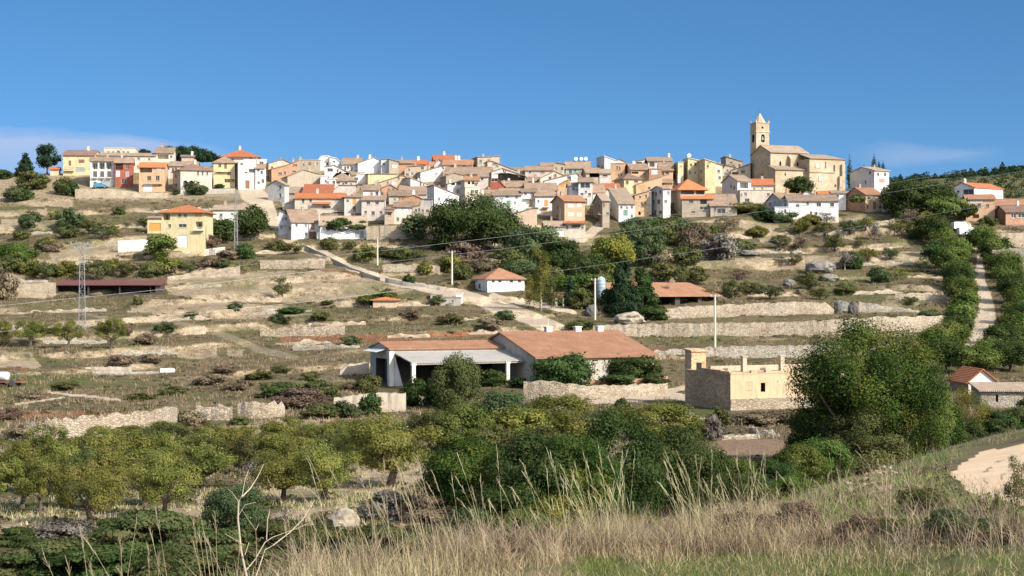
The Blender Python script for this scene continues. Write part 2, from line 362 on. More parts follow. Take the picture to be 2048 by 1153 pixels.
bare = np.maximum(bare*.78, poly_mask(EARTH, PX, PY, 9)*(.45+.55*vnoise(PX/26, PY/6, 44)))
bare = np.maximum(bare, poly_mask(SOIL, PX, PY, 12)*(.35+.5*vnoise(PX/14, PY/5, 77)))
bare = np.maximum(bare, (1-ss(395, 418, PY))*.55)
path = np.zeros(PX.shape)
wpx = PX + 5*(fbm(PX/18, PY/10, 61)-.5); wpy = PY + 4*(fbm(PX/18, PY/10, 63)-.5)
for p, wd in PATHS + ROADR: path = np.maximum(path, stroke(wpx, wpy, p, wd)*(.42 if p[0] == (165,628) else 1))
green = np.maximum(poly_mask(GREEN, PX, PY, 10), ss(.52, .70, fbm(PX/120, PY/22, 51))*.5)
red = poly_mask(RED, PX, PY, 5); field = poly_mask(FIELD, PX, PY, 2)
def gmat(name, knoll=False):
    t = NT(name); o = t.obj()
    vs = t.mapping(o, (.22, .22, 1.1)); vf = t.mapping(o, (1, 1, 1.5))
    n1 = t.noise(vs, .55, 6, .65); n2 = t.noise(vf, .75, 6, .7); n3 = t.noise(vf, 3.5, 4, .7)
    f = t.math('ADD', t.math('MULTIPLY', n1, .5), t.math('MULTIPLY', n2, .5))
    dry = t.ramp(f, [(.34, (.055,.050,.026)), (.44, (.105,.090,.046)), (.54, (.165,.133,.074)), (.70, (.25,.20,.12))])
    earth = t.ramp(t.math('ADD', t.math('MULTIPLY', n2, .6), t.math('MULTIPLY', n3, .4)), [(.34, (.17,.135,.085)), (.47, (.35,.275,.18)), (.64, (.54,.44,.31))])
    def thr(a, k, lo=.25): return t.math('MULTIPLY', t.math('SUBTRACT', t.math('ADD', t.attr(a), t.math('MULTIPLY', t.math('SUBTRACT', n3, .5), k)), lo), 2.2, True)
    c = t.mix(thr('bare', 1.1), dry, earth)
    grn = t.ramp(n3, [(.3, (.05,.065,.02)), (.6, (.12,.14,.045)), (.75, (.19,.19,.07))])
    c = t.mix(t.math('MULTIPLY', thr('green', 1.4), .8), c, grn)
    c = t.mix(t.math('MULTIPLY', thr('red', .9), .85), c, t.ramp(n3, [(.3, (.20,.085,.045)), (.7, (.33,.15,.08))]))
    c = t.mix(thr('field', .3), c, t.ramp(n3, [(.3, (.20,.135,.09)), (.7, (.30,.21,.145))]))
    pc = t.ramp(n3, [(.3, (.45,.36,.26)), (.7, (.58,.48,.36))]) if not knoll else t.ramp(n2, [(.3, (.64,.46,.28)), (.7, (.80,.62,.42))])
    c = t.mix(thr('path', .5, .3), c, pc)
    if not knoll:
        sp4 = t.noise(t.mapping(o, (1,1,2.2)), 1.6, 5, .8); c = t.mix(.8, c, t.ramp(sp4, [(.36,(.52,.52,.50)),(.5,(.95,.95,.94)),(.62,(1,1,1))]), 'MULTIPLY')
    t.link(c, t.b.inputs['Base Color']); t.b.inputs['Roughness'].default_value = 1; t.b.inputs['Specular IOR Level'].default_value = .1
    t.bump(t.math('ADD', n2, t.math('MULTIPLY', n3, .5)), .7 if not knoll else .4, .5 if not knoll else .03)
    return t.m
M['ground'] = gmat('hillside_ground'); M['knoll'] = gmat('knoll_ground', True)
hill = mobj('hillside_ground', npmesh('hillside_ground', V, FC, M['ground'], True, dict(bare=bare, path=path, green=green, red=red, field=field))); tag(hill, kind='structure')
# one sheet under and around everything out to the horizon, and the wooded ridge at the right
def plain(x, y): return -16 - 60*ss(520, 900, y) - .012*np.maximum(0, np.abs(x)-250) + 10*(fbm(x/150, y/150, 71)-.5)
ax_ = np.concatenate([np.linspace(-3000,-420,30), np.linspace(-400,400,41), np.linspace(420,3000,30)]); ay_ = np.concatenate([np.linspace(-300,30,12), np.linspace(40,600,20), np.linspace(620,4500,30)])
GX, GY = np.meshgrid(ax_, ay_); GZ = plain(GX, GY) - 14*ss(0, 60, GY)
i2 = np.arange(GX.size).reshape(GX.shape); z0 = np.zeros(GX.size)
base = mobj('valley_terrain', npmesh('valley_terrain', np.stack([GX,GY,GZ],-1).reshape(-1,3), np.stack([i2[:-1,:-1],i2[:-1,1:],i2[1:,1:],i2[1:,:-1]],-1).reshape(-1,4), M['ground'], True, dict(bare=z0,path=z0,green=z0,red=z0,field=z0))); tag(base, kind='structure')
def farh(x, y):
    c = np.interp(x/y*F+CX, [1500,1700,1780,1900,2048,2200,2600,3200], [520,420,372,358,352,352,380,480])
    top = -(c-CY)/F*900
    return -40 + (top+40)*np.sin(np.clip((y-620)/560, 0, 1)*math.pi)**.8 + 5*(fbm(x/40, y/40, 91)-.5)
hx, hy = np.meshgrid(np.linspace(120, 720, 80), np.linspace(620, 1180, 50)); hz = farh(hx, hy)
i3 = np.arange(hx.size).reshape(hx.shape); z3 = np.zeros(hx.size)
fh = mobj('far_hill', npmesh('far_hill', np.stack([hx,hy,hz],-1).reshape(-1,3), np.stack([i3[:-1,:-1],i3[:-1,1:],i3[1:,1:],i3[1:,:-1]],-1).reshape(-1,4), M['ground'], True, dict(bare=z3+.05,path=z3,green=z3+.5,red=z3,field=z3))); tag(fh, kind='structure')

# ------------------------------------------------------------------ the grassy knoll the photographer stands on
KE = ([-900,-300,0,300,500,700,900,1100,1300,1450,1600,1700,1800,1900,2048,2400,2900], [1430,1350,1315,1260,1205,1152,1122,1098,1072,1040,1002,960,925,893,856,806,780])
KD = ([-900,-300,0,300,500,700,900,1100,1300,1500,1700,1900,2048,2400,2900], [9,9.5,10,11,12,14,15.5,17,20,26,38,52,62,75,80])
kx = np.concatenate([np.arange(-1700, 3700, 7.0)]); kt = np.concatenate([np.linspace(-1, 0, 14)[:-1], np.linspace(0, 1, 150)**1.15])
KX, KT = np.meshgrid(kx, kt)
def kdepth(px, py):
    e = np.interp(px, *KE); d = np.interp(px, *KD); t = np.clip((py-e)/(1700-e), 0, 1)
    return 1/((1-t)/d + t/4.7)
ke = np.interp(KX, *KE); kd = np.interp(KX, *KD)
KPY = ke + np.maximum(KT, 0)*(1700-ke); KYY = kdepth(KX, KPY)
back = np.maximum(-KT, 0)                                          # the far side falls to the valley
KYb = KYY + back*np.where(KX < 1500, 18, 14)
kzn = .06*(fbm(KX/60, KPY/30, 81)-.5)*np.clip(KYY/12, 0, 1.5)*(1-.9*inpoly(KX, KPY, [(1880,960),(1920,905),(2048,870),(2700,820),(2700,1030),(2048,1030)]))
KV = np.stack([(KX-CX)/F*KYb, KYb, -(KPY-CY)/F*KYY + kzn - back**1.25*11], -1)
ROADK = [[(1905,952),(1925,925),(1970,902),(2048,888),(2420,846),(2700,846),(2700,1010),(2420,1010),(2160,1022),(2060,1014),(1990,1000),(1935,985)]]
KGREEN = [[(1150,1125),(1450,1105),(1800,1075),(2048,1060),(2900,1050),(2900,1420),(900,1420)], [(1620,985),(1800,925),(1890,900),(1890,1000),(1760,1010),(1640,1020)]]
kpath = poly_mask(ROADK, KX, KPY, 7); rut = np.maximum(stroke(KX, KPY, [(2060,905),(1990,925),(1965,950),(1975,972),(2030,992)], [3,4,4,4,4]), stroke(KX, KPY, [(2100,920),(2030,935),(2000,955),(2010,975),(2060,990)], [2,3,3,3,3]))*.8*vnoise(KX/9, KPY/4, 8)
kpath = kpath - rut
kpath = kpath*(1-poly_mask([[(2120,945),(2200,918),(2800,880),(2800,985),(2200,985)]], KX, KPY, 10))
kgreen = poly_mask(KGREEN, KX, KPY, 16)*(.4+.6*vnoise(KX/70, KPY/12, 83)); kbare = poly_mask([[(1650,1000),(1720,960),(1760,960),(1800,1015),(1750,1040)], [(1660,1060),(1760,1050),(1700,1080)]], KX, KPY, 14)*.9
kin = np.arange(KX.size).reshape(KX.shape); kz = np.zeros(KX.size)
kme = npmesh('grassy_knoll', KV.reshape(-1,3), np.stack([kin[:-1,:-1],kin[1:,:-1],kin[1:,1:],kin[:-1,1:]],-1).reshape(-1,4), M['knoll'], True, dict(bare=kbare, path=kpath, green=kgreen, red=kz, field=kz))
knoll = mobj('knoll_ground', kme); tag(knoll, kind='structure')
def kground(px, py):
    Y = float(kdepth(px, py)); return Vector(((px-CX)/F*Y, Y, -(py-CY)/F*Y))
# ------------------------------------------------------------------ building kit
def sect_u(C, c, s, px):                      # distance along wall (dir (c,s) from C) where picture column px meets it
    k = (px-CX)/F; return (k*C.y - C.x)/(c - k*s)
def prec(z): return z
class Frame:
    """wall plane with local u along it; gives (u, z) for a pixel"""
    def __init__(s, C, c, sn): s.C, s.c, s.s = C, c, sn
    def u(s, px): return sect_u(s.C, s.c, s.s, px)
    def z(s, u, py): return -(py-CY)/F*(s.C.y + u*s.s)
def tess(outer, holes):
    ps = [[Vector((a, b, 0)) for a, b in outer]] + [[Vector((a, b, 0)) for a, b in h] for h in holes]
    fl = [p for q in ps for p in q]
    return [(p.x, p.y) for p in fl], [tuple(t) for t in tessellate_polygon(ps)]
def clipwin(u0, u1, z0, z1, outer):
    us = [p[0] for p in outer]; zs = [p[1] for p in outer]
    u0 = max(u0, min(us)+.12); u1 = min(u1, max(us)-.12); z0 = max(z0, min(zs)+.05); z1 = min(z1, max(zs)-.12)
    return u0, u1, z0, z1
ROOFM = dict(t='tile', n='tiletan', r='tilered', o='tileorange', p='tilepink', d='tiledark', m='tilemaroon', s='sheetgrey')
def make_window(kind, u0, u1, z0, z1, P, T, root, wallm, colr, outer_v):
    """P(u,v,z): wall coordinates (v into the wall) to house coordinates. returns the hole outline"""
    w, h = u1-u0, z1-z0
    if kind == 'a':
        r = w/2; hz = z1 - r; hole = [(u0, z0), (u1, z0)] + [(u0+r+r*math.cos(a), hz+r*math.sin(a)) for a in [i*math.pi/8 for i in range(9)]]
        dep = .5
    else: hole = [(u0, z0), (u1, z0), (u1, z1), (u0, z1)]; dep = dict(w=.16, s=.07, d=.14, g=.18, o=min(1.7, outer_v*.6), q=min(4., outer_v*.7))[kind]
    n = len(hole)
    def wall_box(b, a0, a1, v0, v1, b0, b1):
        q = [P(u, v, z) for z in (b0, b1) for v in (v0, v1) for u in (a0, a1)]
        b.add(q, [(0,1,3,2),(4,6,7,5),(0,4,5,1),(2,3,7,6),(0,2,6,4),(1,5,7,3)])
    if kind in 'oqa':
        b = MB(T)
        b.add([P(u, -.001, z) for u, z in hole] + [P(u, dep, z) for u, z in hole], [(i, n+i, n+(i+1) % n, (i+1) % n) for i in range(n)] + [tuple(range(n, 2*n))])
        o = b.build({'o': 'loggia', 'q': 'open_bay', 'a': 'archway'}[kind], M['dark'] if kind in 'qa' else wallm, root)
        if kind == 'o' and h > 1.6:
            b = MB(T); wall_box(b, u0+w*.2, u0+w*.5, dep-.08, dep-.02, z0+.05, z0+h*.8); wall_box(b, u0+w*.62, u0+w*.85, dep-.08, dep-.02, z0+h*.35, z0+h*.8)
            b.build('door', M['glass'], o)
        if kind == 'o' and colr == 'R':
            b = MB(T); wall_box(b, u0, u1, .05, .08, z0+.9, z0+.95)
            k = max(2, int(w/.25))
            for i in range(k+1): wall_box(b, u0+w*i/k-.015, u0+w*i/k+.015, .05, .08, z0, z0+.9)
            b.build('railing', M['iron'], o)
        return hole
    if kind == 'w':
        b = MB(T); f = min(.09, w*.12)
        b.add([P(u, -.001, z) for u, z in hole] + [P(u, dep, z) for u, z in hole], [(i, n+i, n+(i+1) % n, (i+1) % n) for i in range(n)])
        for a in ((u0, u0+f, z0, z1), (u1-f, u1, z0, z1), (u0+f, u1-f, z0, z0+f), (u0+f, u1-f, z1-f, z1), ((u0+u1)/2-f*.4, (u0+u1)/2+f*.4, z0+f, z1-f)): wall_box(b, a[0], a[1], dep-.05, dep+.02, a[2], a[3])
        fr = b.build('window', M['whiteframe'] if colr == 'W' else M['frame'], root)
        b = MB(T); b.add([P(u, dep, z) for u, z in hole], [tuple(range(n))]); b.build('pane', M['glass'], fr)
        b = MB(T); wall_box(b, u0-.1, u1+.1, -.10, -.004, z0-.10, z0-.005); b.build('sill', wallm, fr)
        return hole
    b = MB(T)
    b.add([P(u, -.001, z) for u, z in hole] + [P(u, dep, z) for u, z in hole], [(i, n+i, n+(i+1) % n, (i+1) % n) for i in range(n)] + [tuple(range(n, 2*n))])
    if kind == 's':                              # two shutter leaves with a gap
        for a, c in ((u0+.03, (u0+u1)/2-.02), ((u0+u1)/2+.02, u1-.03)): wall_box(b, a, c, dep-.06, dep-.01, z0+.03, z1-.03)
    elif kind == 'g':
        k = max(2, int(h/.5))
        for i in range(k): wall_box(b, u0+.04, u1-.04, dep-.06, dep-.01, z0+h*i/k+.03, z0+h*(i+1)/k-.01)
    else:
        wall_box(b, u0+.05, u1-.05, dep-.06, dep-.01, z0+.02, z1-.06); wall_box(b, u0+w*.2, u1-w*.2, dep-.09, dep-.06, z0+h*.15, z0+h*.45); wall_box(b, u0+w*.2, u1-w*.2, dep-.09, dep-.06, z0+h*.55, z0+h*.9)
    b.build({'s': 'shutter', 'd': 'door', 'g': 'garage_door'}[kind], M['s'+(colr or 'B')], root)
    return hole
HOUSES = []
def house(label, x0, x1, yb, top, wall='beige', roof='t', wins='', sl=None, sr=None, dp=None, kind='g', th=None, Y=None, ov=.45, chim='', cat='house', name=None,
          root=None, wname='wall', rname='roof', leftwall=None, ext=3.0, group=None, rth=.16, dish='', rsl=None, sideslope=None):
    wm_ = M[wall]; rm = M[ROOFM[roof]] if roof in ROOFM else M[roof]
    xm = x0 if sl is not None or sr is None else x0
    Yg = Y if Y else ground((x0+x1)/2, yb).y
    k = (x0-CX)/F; base = -.5*math.atan((x0+x1)/2/F-CX/F)
    if th is None:
        rng = random.Random(label)
        if sl is not None: th = math.asin(min(max((x0-sl)/F*Yg/(dp or 9.), .12), .62)) - math.atan(k)
        elif sr is not None: th = -math.asin(min(max((sr-x1)/F*Yg/(dp or 9.), .12), .62)) - math.atan((x1-CX)/F)
        else: th = base + R(rng.uniform(-3, 5))
        free = True
    else: th = R(th); free = False
    c, s = math.cos(th), math.sin(th)
    C = Vector(((x0-CX)/F*Yg, Yg, 0)); zb = -(yb-CY)/F*Yg
    FR = Frame(C, c, s); W = FR.u(x1)
    if sl is not None:
        ks = (sl-CX)/F; D = (C.x-ks*C.y)/(s+ks*c)
        if dp and not free: D = dp
    elif sr is not None:
        C2 = Vector((C.x+W*c, C.y+W*s, 0)); ks = (sr-CX)/F; D = (ks*C2.y-C2.x)/(-s-ks*c)
        if dp and not free: D = dp
    else: D = dp or 9.0
    D = min(max(D, 1.0), 40)
    own = root is None
    if own:
        root = empty(name or 'house', (C.x, C.y, zb), th); tag(root, label, cat, group); T = Matrix.Translation((0, 0, -zb))
    else:
        rw = Matrix.Translation(root.location) @ Matrix.Rotation(root.rotation_euler.z, 4, 'Z')
        T = rw.inverted() @ Matrix.Translation((C.x, C.y, 0)) @ Matrix.Rotation(th, 4, 'Z')
    zf = zb - ext
    # outlines
    if kind == 'p':
        prof = [(FR.u(a), FR.z(FR.u(a), b)) for a, b in top]
        prof[0] = (0, prof[0][1]); prof[-1] = (W, prof[-1][1])
        zl, zr_ = prof[0][1], prof[-1][1]
        front = [(0, zf), (W, zf)] + prof[::-1]; left = [(0, zf), (D, zf), (D, zl), (0, zl)]; right = [(0, zf), (D, zf), (D, zr_), (0, zr_)]; backo = front
    else:
        ye, yr = top; ze = FR.z(0 if sl is not None else (W if sr is not None else W/2), ye)
        rf = {'g': .5, 'm': 1.0, 'h': .5, 'f': 1.0}[kind]
        if rsl is not None: zr = ze + rsl*D*rf
        else:
            mx_, my_ = C.x + W/2*c - s*D*rf, C.y + W/2*s + c*D*rf
            zr = max(-(yr-CY)/F*my_, ze+.15) if kind != 'f' else ze
        front = [(0, zf), (W, zf), (W, ze), (0, ze)]
        if kind == 'g': left = [(0, zf), (D, zf), (D, ze), (D/2, zr), (0, ze)]; bz = ze
        elif kind == 'm': left = [(0, zf), (D, zf), (D, zr), (0, ze)]; bz = zr
        else: left = [(0, zf), (D, zf), (D, ze), (0, ze)]; bz = ze
        right = left; backo = [(0, zf), (W, zf), (W, bz), (0, bz)]
    # openings
    holesF, holesL, holesR = [], [], []
    LF = Frame(C, -s, c); C2 = Vector((C.x+W*c, C.y+W*s, 0)); RF_ = Frame(C2, -s, c)
    rw_ = random.Random(label+'w'); wl = wins.split(); wpx = abs(x1-x0); ytop_ = max(p[1] for p in top) if kind == 'p' else top[0]
    if root is None and False: pass
    if cat == 'house' and own and len([q for q in wl if q[0] not in 'LR']) < 4 and wpx > 13 and 'plain' not in label and 'wall' not in label and 'shed' not in label:
        ny_ = 2 if yb - ytop_ > 30 else 1; nx_ = 2 if wpx < 30 else 3
        for iy in range(ny_):
            for ix in range(nx_):
                if rw_.random() < .72: wl.append('%s%.1f,%.1f,%.1f,%.1f' % (rw_.choice(['w','w','w','sB','wW']), x0+wpx*(ix+.5)/nx_+rw_.uniform(-1.5,1.5), ytop_+8+iy*17+rw_.uniform(-1,1), rw_.uniform(4,6), rw_.uniform(5,8)))
    if cat == 'house' and own and sl is not None and (x0-sl) > 14 and not any(q[0] == 'L' for q in wl):
        for ix in range(2):
            if rw_.random() < .8: wl.append('Lw%.1f,%.1f,%.1f,%.1f' % (sl+(x0-sl)*(ix+.5)/2, ytop_+11+rw_.uniform(-1,3), 3.5, rw_.uniform(5,8)))
    for wsp in wl:
        side = 'F'
        if wsp[0] in 'LR' : side = wsp[0]; wsp = wsp[1:]
        kd = wsp[0]; rest = wsp[1:]; colr = ''
        while rest and rest[0].isalpha(): colr += rest[0]; rest = rest[1:]
        a, b, ww, hh = [float(q) for q in rest.split(',')]
        fr = {'F': FR, 'L': LF, 'R': RF_}[side]; outer = {'F': front, 'L': left, 'R': right}[side]
        ua, ub = fr.u(a-ww/2), fr.u(a+ww/2); u0, u1 = min(ua, ub), max(ua, ub); um = (u0+u1)/2; z0, z1 = fr.z(um, b+hh/2), fr.z(um, b-hh/2)
        if kd == 'b':                                # projecting balcony with a railing
            P = {'F': lambda u, v, z: (u, v, z), 'L': lambda u, v, z: (v, u, z), 'R': lambda u, v, z: (W-v, u, z)}[side]
            bb = MB(T)
            def wb(a0, a1, v0, v1, b0, b1):
                q = [P(u, v, z) for z in (b0, b1) for v in (v0, v1) for u in (a0, a1)]
                bb.add(q, [(0,1,3,2),(4,6,7,5),(0,4,5,1),(2,3,7,6),(0,2,6,4),(1,5,7,3)])
            wb(u0, u1, -.8, -.01, z0-.16, z0); ba = bb.build('balcony', wm_, root)
            bb = MB(T); n = max(4, int((u1-u0)/.16)); wb(u0, u1, -.8, -.76, z1-.05, z1)
            for i in range(n+1): wb(u0+(u1-u0)*i/n-.018, u0+(u1-u0)*i/n+.018, -.79, -.765, z0, z1-.05)
            bb.build('railing', M['s'+colr[0]] if colr else M['iron'], ba); continue
        if kd == 'c':                                # small tiled canopy over a door
            P = {'F': lambda u, v, z: (u, v, z), 'L': lambda u, v, z: (v, u, z), 'R': lambda u, v, z: (W-v, u, z)}[side]
            bb = MB(T); bb.slab([P(u0,-1.1,z0), P(u1,-1.1,z0), P(u1,-.01,z1), P(u0,-.01,z1)], .12); bb.build('canopy', M[ROOFM[colr or 't']], root); continue
        u0, u1, z0, z1 = clipwin(u0, u1, z0, z1, outer)
        if u1-u0 < .12 or z1-z0 < .12: continue
        hs_ = {'F': holesF, 'L': holesL, 'R': holesR}[side]
        if any(not (u1+.02 < min(q[0] for q in h) or u0-.02 > max(q[0] for q in h) or z1+.02 < min(q[1] for q in h) or z0-.02 > max(q[1] for q in h)) for h in hs_): continue
        P = {'F': lambda u, v, z: (u, v, z), 'L': lambda u, v, z: (v, u, z), 'R': lambda u, v, z: (W-v, u, z)}[side]
        hs_.append(make_window(kd, u0, u1, z0, z1, P, T, root, wm_, colr, D if side == 'F' else W))
    # walls
    def face(b, outer, holes, P):
        vs, fs = tess(outer, holes); b.add([P(u, z) for u, z in vs], fs)
    b = MB(T); face(b, front, holesF, lambda u, z: (u, 0, z)); face(b, right, holesR, lambda u, z: (W, u, z)); face(b, backo, [], lambda u, z: (u, D, z))
    if leftwall is None: face(b, left, holesL, lambda u, z: (0, u, z))
    b.build(wname, wm_, root)
    if leftwall: b = MB(T); face(b, left, holesL, lambda u, z: (0, u, z)); b.build('side_wall', M[leftwall], root)
    # roof
    b = MB(T); g = .03
    if kind == 'p':
        n = len(prof)
        for i in range(n-1):
            (ua, za), (ub, zb_) = prof[i], prof[i+1]
            if ub-ua < .05: continue
            sp = (zb_-za)/(ub-ua)
            if abs(sp) > 1.6: continue
            oa = ov*.6 if i == 0 else 0; ob = ov*.6 if i == n-2 else 0
            b.slab([(ua-oa, -ov*.55, za-sp*oa+g), (ub+ob, -ov*.55, zb_+sp*ob+g), (ub+ob, D+.2, zb_+sp*ob+g), (ua-oa, D+.2, za-sp*oa+g)], rth)
    elif kind in 'gm':
        run = D/2 if kind == 'g' else D; sp = (zr-ze)/run; e = ov*.7
        b.slab([(-e, -ov, ze-sp*ov+g), (W+e, -ov, ze-sp*ov+g), (W+e, run+(.15 if kind == 'm' else 0), zr+g), (-e, run+(.15 if kind == 'm' else 0), zr+g)], rth)
        if kind == 'g': b.slab([(-e, run, zr+g), (W+e, run, zr+g), (W+e, D+ov, ze-sp*ov+g), (-e, D+ov, ze-sp*ov+g)], rth)
        if kind == 'g':
            k2 = max(3, int(W/.9))
            for i in range(k2): b.slab([(W*i/k2, run-.14, zr+g+rth*.8), (W*(i+1)/k2-.06, run-.14, zr+g+rth*.8), (W*(i+1)/k2-.06, run+.14, zr+g+rth*.8), (W*i/k2, run+.14, zr+g+rth*.8)], .10)
    elif kind == 'h':
        q = min(D, W)*.5; e = ov; sp = (zr-ze)/(D/2); zo = ze - sp*e + g
        A = [(-e,-e,zo),(W+e,-e,zo),(W+e,D+e,zo),(-e,D+e,zo)]; r0 = (min(q, W/2-.05), D/2, zr+g); r1 = (max(W-q, W/2+.05), D/2, zr+g)
        for pl in ([A[0],A[1],r1,r0],[A[1],A[2],r1],[A[2],A[3],r0,r1],[A[3],A[0],r0]): b.slab(pl, rth)
    else:
        e = ov*.3; b.slab([(-e,-e,ze+g),(W+e,-e,ze+g),(W+e,D+e,ze+g),(-e,D+e,ze+g)], .14)
    rf_o = b.build(rname, rm if kind != 'f' or roof not in 'tn' else wm_, root)
    # chimneys / dishes stand where asked
    def ztop(u):
        if kind == 'p':
            for (ua, za), (ub, zb_) in zip(prof[:-1], prof[1:]):
                if ua <= u <= ub and ub > ua: return za+(zb_-za)*(u-ua)/(ub-ua), 0.6
            return prof[0][1], .6
        return (zr, D*rf - (.4 if kind == 'm' else 0)) if kind != 'f' else (ze, D*.5)
    for q in chim.split():
        cw = M['white'] if q[0] == 'W' else wm_; q = q.lstrip('W'); u = min(max(FR.u(float(q)), .4), W-.4); zt, v = ztop(u)
        b = MB(T); b.box(u-.32, u+.32, v-.3, v+.3, zt-.8, zt+1.0); b.box(u-.4, u+.4, v-.38, v+.38, zt+1.0, zt+1.1); b.box(u-.25, u+.25, v-.22, v+.22, zt+1.1, zt+1.3); b.build('chimney', cw, rf_o)
    rx = random.Random(label+'x')
    if own and cat == 'house' and not chim and kind not in 'fh' and W > 3.5 and rx.random() < .65:
        u = rx.uniform(.15, .85)*W; zt, v = ztop(u); cw = M[rx.choice(['white','brick','beige','tan'])]; s_ = rx.uniform(.22, .34); hh_ = rx.uniform(.6, 1.2)
        b = MB(T); b.box(u-s_,u+s_,v-s_,v+s_,zt-.8,zt+hh_); b.box(u-s_-.07,u+s_+.07,v-s_-.07,v+s_+.07,zt+hh_,zt+hh_+.09); b.box(u-s_*.6,u+s_*.6,v-s_*.6,v+s_*.6,zt+hh_+.09,zt+hh_+.3); b.build('chimney', cw, rf_o)
    if own and cat == 'house' and rx.random() < .4 and W > 3:
        u = rx.uniform(.2, .8)*W; zt, v = ztop(u); hh_ = rx.uniform(1.4, 2.4); b = MB(T); b.tube([(u,v,zt-.3),(u,v,zt+hh_)], .03, 4); b.tube([(u-.55,v,zt+hh_-.1),(u+.55,v,zt+hh_-.1)], .02, 4)
        for k in range(6): b.tube([(u-.5+k*.2,v-.25,zt+hh_-.1),(u-.5+k*.2,v+.25,zt+hh_-.1)], .012, 4)
        b.build('aerial', M['steel'], rf_o)
    for q in dish.split():
        u = min(max(FR.u(float(q)), .4), W-.4); zt, v = ztop(u)
        b = MB(T @ Matrix.Translation((u, v-.35, zt+.9)) @ Matrix.Rotation(R(75), 4, 'X')); b.lathe([(.02,-.12),(.3,-.08),(.5,.04),(.52,.06),(.48,.06),(.28,-.03),(.01,-.08)], 14); b.tube([(0,.0,-.1),(0,-.95,-.3)], .03, 5)
        b.build('satellite_dish', M['whiteframe'], rf_o)
    return root, dict(C=C, W=W, D=D, th=th, T=T, FR=FR, zb=zb)
# ------------------------------------------------------------------ the village, house by house (picture columns and rows of walls and roofs)
H = house
# left cluster on the crest
H('yellow house with maroon roof and dark garage at the village left end', 126,189, 352,(311,302.5),'yellow','d','sB139.6,326.7,5,10 sB163,323,12,7 bP139,338,20,7 g X160,340,17,9'.replace('g X','gX'),dp=11,chim='170')
H('flat topped cream block above the red tiled roofs', 208,271, 330,(297,297),'cream','t','w217,305,4,4 w226,305,4,4 w236,303,5,3 w247,305,4,4 w256,305,4,4',kind='f',dp=8,Y=474)
H('long beige house behind the balcony house and red house', 190,311, 356,(312,307),'cream','n','wW232,316,7,4 wW241,316,7,4 wW249,316,7,4 w277,318,5,5 w298,319,4,5 w276,334,5,5',dp=9,Y=464,kind='m')
H('cream house of three storeys with three loggias and balconies', 180,229, 375,(322.5,316),'offwhite','t','oR190,332,11,14 oR204,332,11,14 oR218,332,11,14 w190,349,8,12 w204,349,8,12 w218,349,8,12 bD190,353,11,6 bD204,353,11,6 bD218,353,11,6 w190,368,6,8 gX211.5,368,21,12',dp=9)
H('narrow brick red house of three storeys', 229.5,266, 375,(326,317.5),'red','t','oR238.5,334,15,12 w254.6,334,7,9 sW236,348,8,12 sX254.6,349,8,12 dB233.4,367,6,13 w248,363,11,9',dp=9)
H('orange house with bright red roof and pale garage door', 278,330, 385,(335,327),'orange','o','oR292,341,24,9 sW318,338,9,4 w298,357,8,9 w315,357,8,10 gW296,376,18,14 sB321,372,7,3 bO306,367,36,1.5',sr=336)
H('house with dark roof terrace under pines', 311,347, 330,(306,297),'cream','t','oW326,314,22,9',dp=8,Y=470)
H('long cream house with brown roof behind the arched house', 336,392, 358,(332.5,325),'cream','t','w352,339,5,5 w371,341,4,6',dp=9)
H('small brown walled house beneath the pines', 363,388, 336,(314,312),'tan','t','',dp=6,Y=472,chim='W384')
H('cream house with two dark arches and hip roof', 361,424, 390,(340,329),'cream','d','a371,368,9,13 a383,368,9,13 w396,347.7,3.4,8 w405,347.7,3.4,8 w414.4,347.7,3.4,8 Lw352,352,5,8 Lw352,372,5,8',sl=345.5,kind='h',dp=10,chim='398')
H('small ochre wall block left of the yellow house', 100,117,352,(339,336),'peach','o','',dp=4)
H('yellow house with wide dark garage beside the white house', 427,470, 377,(325.5,314),'yellow','t','w439.4,331.6,6,7 dB451,333,5,11 w458.4,347,7,9.5 oT459,362,20,7 bY447,341,28,5 w438,345,6,3',dp=9,kind='h')
H('tall house with broad maroon hip roof on the skyline', 445,515, 345,(313,301),'cream','r','w502,318,7,4 w465,319,6,4',kind='h',dp=12,Y=474,chim='478',ov=.9)
H('white house with stepped front and brown door', 477,512, 380,[(477,325),(490,320),(511,320.5),(512,331)],'white','white','w483,328.6,6,5 w492,345.5,7,4 oW504,342,13,8 dB495,369.5,9,17',sl=469,kind='p')
H('white house end with small dark windows at the street mouth', 511,529, 379,(337,330),'white','t','w516.5,340,5,7 w517,366,5,6',dp=6)
H('plain white box storey behind the white houses', 513,533, 345,(320,320),'white','white','w523,326,8,5',kind='f',dp=6,Y=470)
H('tan flat topped house block on the skyline', 597,641, 345,(320.6,320),'tan','t','w607,330,4,4',kind='f',dp=10,chim='600')
H('brick gabled house with pale shuttered window on the skyline', 537,584, 362,[(537,327),(565,320),(584,328)],'peach','t','w541,345,6,8 sW558,327,7,7',sl=529,kind='p',Y=462)
H('orange brick house with slanting roofline above the dark street', 543,598, 366,[(543,339),(573,331.5),(598,321.5)],'brick','t','w590,331,9,4 w588,344,8,4 w560,348,8,5',sl=536,kind='p',Y=452)
H('large plain tan gable with tiled verge', 575,640, 376,[(575,353.5),(607,340.5),(640,349.5)],'tan','t','',sl=563,kind='p',Y=442,chim='619')
H('dark shaded street house with white shutters', 569,578, 412,(370,362),'grey','t','Lw560,375,4,8 Lw560,392,4,9 LsW566,372,3,7 LsW566,390,3,8',sl=536,Y=424,th=62)
H('low house with pale tiled roof beside the dark street', 578,603, 402,(386,376),'tan','n','dX586,395,6,9',dp=7,Y=428)
H('house with broad bright red mono roof', 606,664, 396,(387.5,370),'offwhite','r','',kind='m',dp=13,Y=418)
